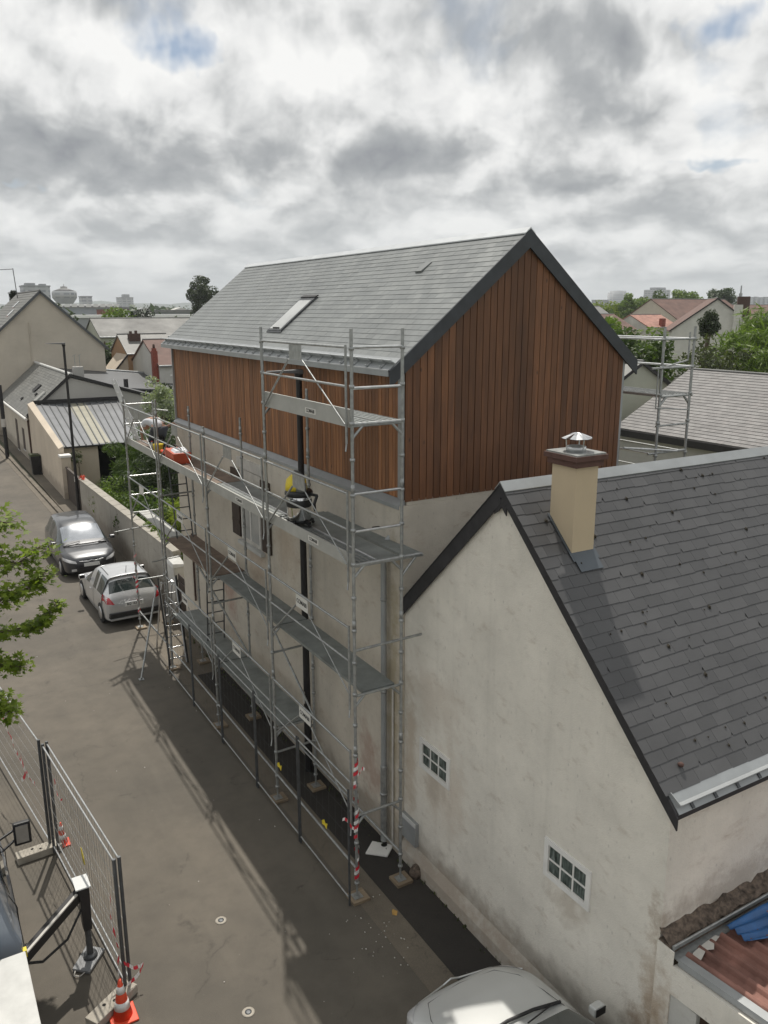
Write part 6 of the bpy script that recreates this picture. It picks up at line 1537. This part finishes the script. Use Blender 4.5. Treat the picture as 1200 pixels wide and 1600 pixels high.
tree('garden_tree', 'blackish bushy tree behind the long stained roof, right of the bright green one', (25.2, 112, 0), 9, (25.2, 112, 7.4), (2.0, 2, 1.5), 22, 90, .5, 'leaf_blackish', None, 18, 1.2)
tree('lone_tree', 'large dark round tree rising above the roof edge on the left horizon', (47.8, 150, 0), 14, (47.6, 150, 11.6), (3.5, 3.2, 3.6), 44, 130, .42, 'leaf_dark', None, 19, 1.15, trunk_r=.4)
tree('conifer', 'thin dark cypress tip beside the far aerial on the left horizon', (3.5, 72, 4), 9, (3.45, 72, 10.2), (.18, .18, 1.3), 14, 60, .2, 'leaf_blackish', None, 20, .2, trunk_r=.05)
# right side greenery
RG = 'trees behind the right-hand houses'
tree('willow', 'large pale-green willow at the right edge above the weathered slate roof', (52, 30, 0), 10, (51.5, 29, 5.6), (5.6, 5, 3.6), 80, 170, .45, 'leaf_light', RG, 21, 1.3, trunk_r=.4, shape='blade')
tree('willow', 'second pale willow crown cut by the right edge of the photo', (46, 17, 0), 9, (45, 16, 5.2), (4.5, 4, 3.0), 60, 160, .4, 'leaf_light', RG, 22, 1.2, trunk_r=.35, shape='blade')
tree('broad_tree', 'dense dark green tree between the two scaffold poles on the right', (33, 28, 0), 8, (33.5, 28, 5.2), (4.2, 3.5, 2.9), 60, 150, .36, 'leaf_mid', RG, 23, 1.1, trunk_r=.3)
tree('broad_tree', 'bright green tree seen over the scaffold platform rails', (38, 36, 0), 8.4, (40, 36, 5.6), (4.8, 4, 2.6), 60, 150, .38, 'leaf_light', RG, 24, 1.2, trunk_r=.3)
tree('broad_tree', 'dark tree right behind the small greenish gabled house', (29, 24.5, 0), 6.5, (31.2, 25, 4.3), (2.4, 2, 2.3), 40, 130, .3, 'leaf_dark', RG, 25, .8, trunk_r=.25)
tree('shrub', 'brownish half-bare shrub with pale twigs right of the scaffold', (42, 27, 0), 7, (41.8, 27, 5.2), (2.6, 2, 2.0), 30, 60, .3, 'leaf_olive', RG, 26, .8, 'shrub', .12, limbs=14)
t = tree('topiary_conifer', 'brown-trunked clipped columnar conifer in front of the white gable', (54.8, 38, 0), 8, (54.9, 38, 7.9), (.75, .75, 1.1), 26, 110, .22, 'leaf_dark', None, 27, .5, trunk_r=.3)
tree('garden_shrub', 'low yellow-green shrub at the foot of the right-hand scaffold', (9.6, 6.0, 0), 5, (9.4, 5.6, 4.4), (1.5, 1.2, 1.0), 24, 110, .16, 'leaf_yellow', None, 28, .45, 'shrub', .05, 'blade')
tree('garden_shrub', 'small sprig of green leaves against the grey wall behind the right-hand scaffold', (16.6, 7, 0), 4.5, (16.3, 7, 3.6), (.9, .8, .6), 8, 60, .15, 'leaf_light', None, 29, .3, 'shrub', .04)
for i, (x, y, zc_, rx, rz2, mtn, lb) in enumerate(((154.5, 150, 8.2, 3.2, 2.6, 'leaf_yellow', 'yellowish tree nearest the verge of the wood-clad gable on the right horizon'),
      (164.5, 150, 9.0, 5.2, 3.9, 'leaf_light', 'light green tree left of the square tower block'), (174, 148, 9.2, 6, 4.3, 'leaf_mid', 'mid-green tree in front of the square tower block'),
      (186, 150, 9.8, 5.8, 4.8, 'leaf_light', 'tall green tree left of the brown roofs on the right horizon'), (202, 150, 12.0, 4.8, 2.6, 'leaf_far', 'rounded grey-green tree above the white gable ridge'), (180.5, 158, 9.0, 8, 3.5, 'leaf_dark', 'darker tree filling the gap between the two tallest horizon trees'))):
    tree('horizon_tree', lb, (x, y, 0), 12, (x, y, zc_), (rx, 4, rz2), 46, 110, .75, mtn, 'trees on the right horizon', 40+i, 1.7, trunk_r=.5)

# ------------------------------------------------------------------ FAR LEFT: factory, tower, city, hills
def blk(name, label, x0, x1, y0, y1, z1, mat, cat='building', group=None, roof=None, feat=None):
    t = thing(name, label, cat, ((x0+x1)/2, y0, -1), group)
    B(x0, x1, y0, y1, -1, z1).build('wall', mat, t)
    B(x0-.4, x1+.4, y0-.4, y1+.4, z1, z1+.8).build('roof', roof or 'far_grey', t)
    return t
fc_ = blk('factory_hall', 'long blue-grey factory hall with white rooflights left of centre', 49, 73.5, 330, 390, 10.3, 'far_metal', 'factory')
mb = MB()
for k_ in range(9): mb.box(49.6+k_*2.65, 51.4+k_*2.65, 328.8, 338, 10.6, 11.8)
mb.build('rooflights', 'far_white', fc_)
f2 = blk('factory_hall', 'low dark-roofed hall with red brick end right of the blue-grey factory', 62, 69.8, 300, 320, 9.7, 'brick_red', 'factory', None, 'roof_grey')
f3 = blk('warehouse', 'long white flat-roofed warehouse just behind the stained slate roof', 36, 92, 235, 250, 7.2, 'far_grey', 'warehouse', None, 'far_white')
f4 = blk('warehouse', 'wide grey warehouse with dark roof behind the white one', 65.5, 140, 280, 298, 8.7, 'far_grey', 'warehouse', None, 'roof_grey')
# water tower
wt = thing('water_tower', 'pale round water tower on the left horizon', 'water tower', (117, 700, 0))
MB().lathe((117, 700, -1), [(3.4, 0), (3.6, 11), (5.5, 15.2), (9.0, 20.0), (9.0, 20.4)], 32).build('shaft', 'far_grey', wt)
MB().lathe((117, 700, 19.4), [(9.3, 0), (9.4, 4.9), (9.0, 5.2)], 32).build('tank', 'tower_pale', wt)
MB().lathe((117, 700, 24.6), [(9.0, 0), (3.4, 2.0), (2.6, 2.2), (2.6, 3.5), (.3, 3.9), (.2, 5.6)], 32).build('roof', 'roof_grey', wt)
t = blk('apartment_block', 'pale slab apartment block behind the beige gable roof', 68.5, 84.3, 560, 575, 24.2, 'tower_pale', 'apartment block')
B(70.5, 76, 562, 570, 25, 26.4).box(79, 82.5, 562, 570, 25, 26.0).build('roof_plant', 'far_grey', t)
blk('apartment_block', 'shorter grey block at the left end of the far slab', 61.5, 67, 560, 575, 20, 'tower_grey', 'apartment block')
blk('apartment_block', 'small grey block just right of the water tower', 149.6, 158.4, 800, 815, 22, 'tower_pale', 'apartment block')
t = blk('apartment_block', 'pale block on the left skyline above the low dark hall', 254, 271, 1100, 1120, 26, 'tower_pale', 'apartment block'); B(259, 267, 1102, 1112, 26.8, 30.4).build('roof_plant', 'far_grey', t)
TW = 'tower blocks on the right horizon'
t = thing('tower_block', 'rounded pale tower block on the right horizon, nearer the wood-clad gable', 'tower block', (938, 900, 0), TW)
MB().lathe((938, 900, -1), [(15, 0), (15, 36), (12, 36.3), (12, 38.5), (4, 38.8)], 24).build('wall', 'tower_pale', t)
t = thing('tower_block', 'square pale tower block right of the rounded one', 'tower block', (1022, 900, 0), TW)
B(1006, 1040, 890, 912, -1, 40).build('wall', 'tower_pale', t); B(1012, 1034, 894, 906, 40, 43.5).build('roof_plant', 'tower_grey', t)
blk('apartment_block', 'low grey block peeking left of the rounded tower', 905, 925, 905, 920, 24, 'tower_grey', 'tower block')
blk('apartment_block', 'low pale block between the rounded and the square tower', 960, 976, 905, 920, 25, 'tower_pale', 'tower block')
t = blk('apartment_block', 'long slab of flats at the far right horizon', 1215, 1330, 900, 925, 30, 'tower_grey', 'tower block')
mb = MB()
for k_ in range(9): mb.box(1217+k_*13, 1224+k_*13, 895, 899.5, -1, 29+2.5*(k_ % 2))
mb.build('balcony_stacks', 'tower_pale', t)
# distant town (one mass) and woods
rg = random.Random(77); dt = [MB(), MB(), MB()]
for i in range(1100):
    y = rg.uniform(260, 2400)**1; ang = rg.uniform(-.05, 1.05); d_ = y/math.cos(ang) if ang < 1.0 else y*1.9
    x = -6+d_*math.sin(ang); y = -10+d_*math.cos(ang)
    if d_ < 560: continue
    w_ = rg.uniform(8, 26); hh = rg.uniform(4, 8) if rg.random() < .85 else rg.uniform(9, 20)
    hh = min(hh, 8.4+d_*.0065 if rg.random() < .1 else 7.5+d_*.002)
    b_ = rg.choice(dt); b_.box(x, x+w_, y, y+rg.uniform(8, 20), -1, hh)
    if rg.random() < .7: b_ = dt[rg.randrange(3)]; b_.prism([(x-.3, y-.3, hh), (x+w_+.3, y-.3, hh), (x+w_/2, y-.3, hh+rg.uniform(2, 4))], (0, 12, 0))
for b_, mtn, nm in zip(dt, ('render_white', 'far_grey', 'tile_brown'), ('distant_town', 'distant_town', 'distant_town')): tag(b_.build(nm, mtn), kind='stuff')
mb = MB(); cl = []
for i in range(900):
    d_ = rg.uniform(150, 1800); ang = rg.uniform(-.05, 1.05); x = -6+d_*math.sin(ang); y = -10+d_*math.cos(ang); s_ = rg.uniform(3, 6)+d_*.0035
    if d_ < 260 and ang > .3 and ang < .85: pass
    cl.append((x, y, s_*.55+d_*.002, s_*1.6, s_, s_))
leaf_cloud(mb, cl, 26, 3.2, rg); tag(mb.build('distant_woods', 'leaf_far'), kind='stuff')
# hills
mb = MB(); vs = []; n = 90
for i in range(n+1):
    a = -.15+1.35*i/n; x = -6+3300*math.sin(a); y = -10+3300*math.cos(a)
    hh = 40+7*math.sin(i*.31)+5*math.sin(i*.83+1)+3*math.sin(i*1.9); hh *= (1 if a < .5 else max(.45, 1-(a-.5)*1.2))
    for dr, zz_ in ((0, -2), (260, hh*.8), (520, hh), (1500, -2)):
        k_ = (3300+dr)/3300; vs.append((-6+(x+6)*k_, -10+(y+10)*k_, zz_))
fs = [(i*4+j, (i+1)*4+j, (i+1)*4+j+1, i*4+j+1) for i in range(n) for j in range(3)]
mb.raw(vs, fs, True); tag(mb.build('hills', 'hill'), kind='structure')

# ------------------------------------------------------------------ haze
hzb = B(-60, 3000, -60, 3300, -3, 60).build('haze', 'asphalt'); hzb.data.materials.clear()
hm = bpy.data.materials.new('haze'); hm.use_nodes = True; nt = hm.node_tree; nt.nodes.clear()
o_ = nt.nodes.new('ShaderNodeOutputMaterial'); v_ = nt.nodes.new('ShaderNodeVolumePrincipled')
v_.inputs['Color'].default_value = (.86, .90, .94, 1); v_.inputs['Density'].default_value = HAZE; v_.inputs['Anisotropy'].default_value = .3
nt.links.new(v_.outputs[0], o_.inputs['Volume']); hzb.data.materials.append(hm); tag(hzb, kind='stuff')
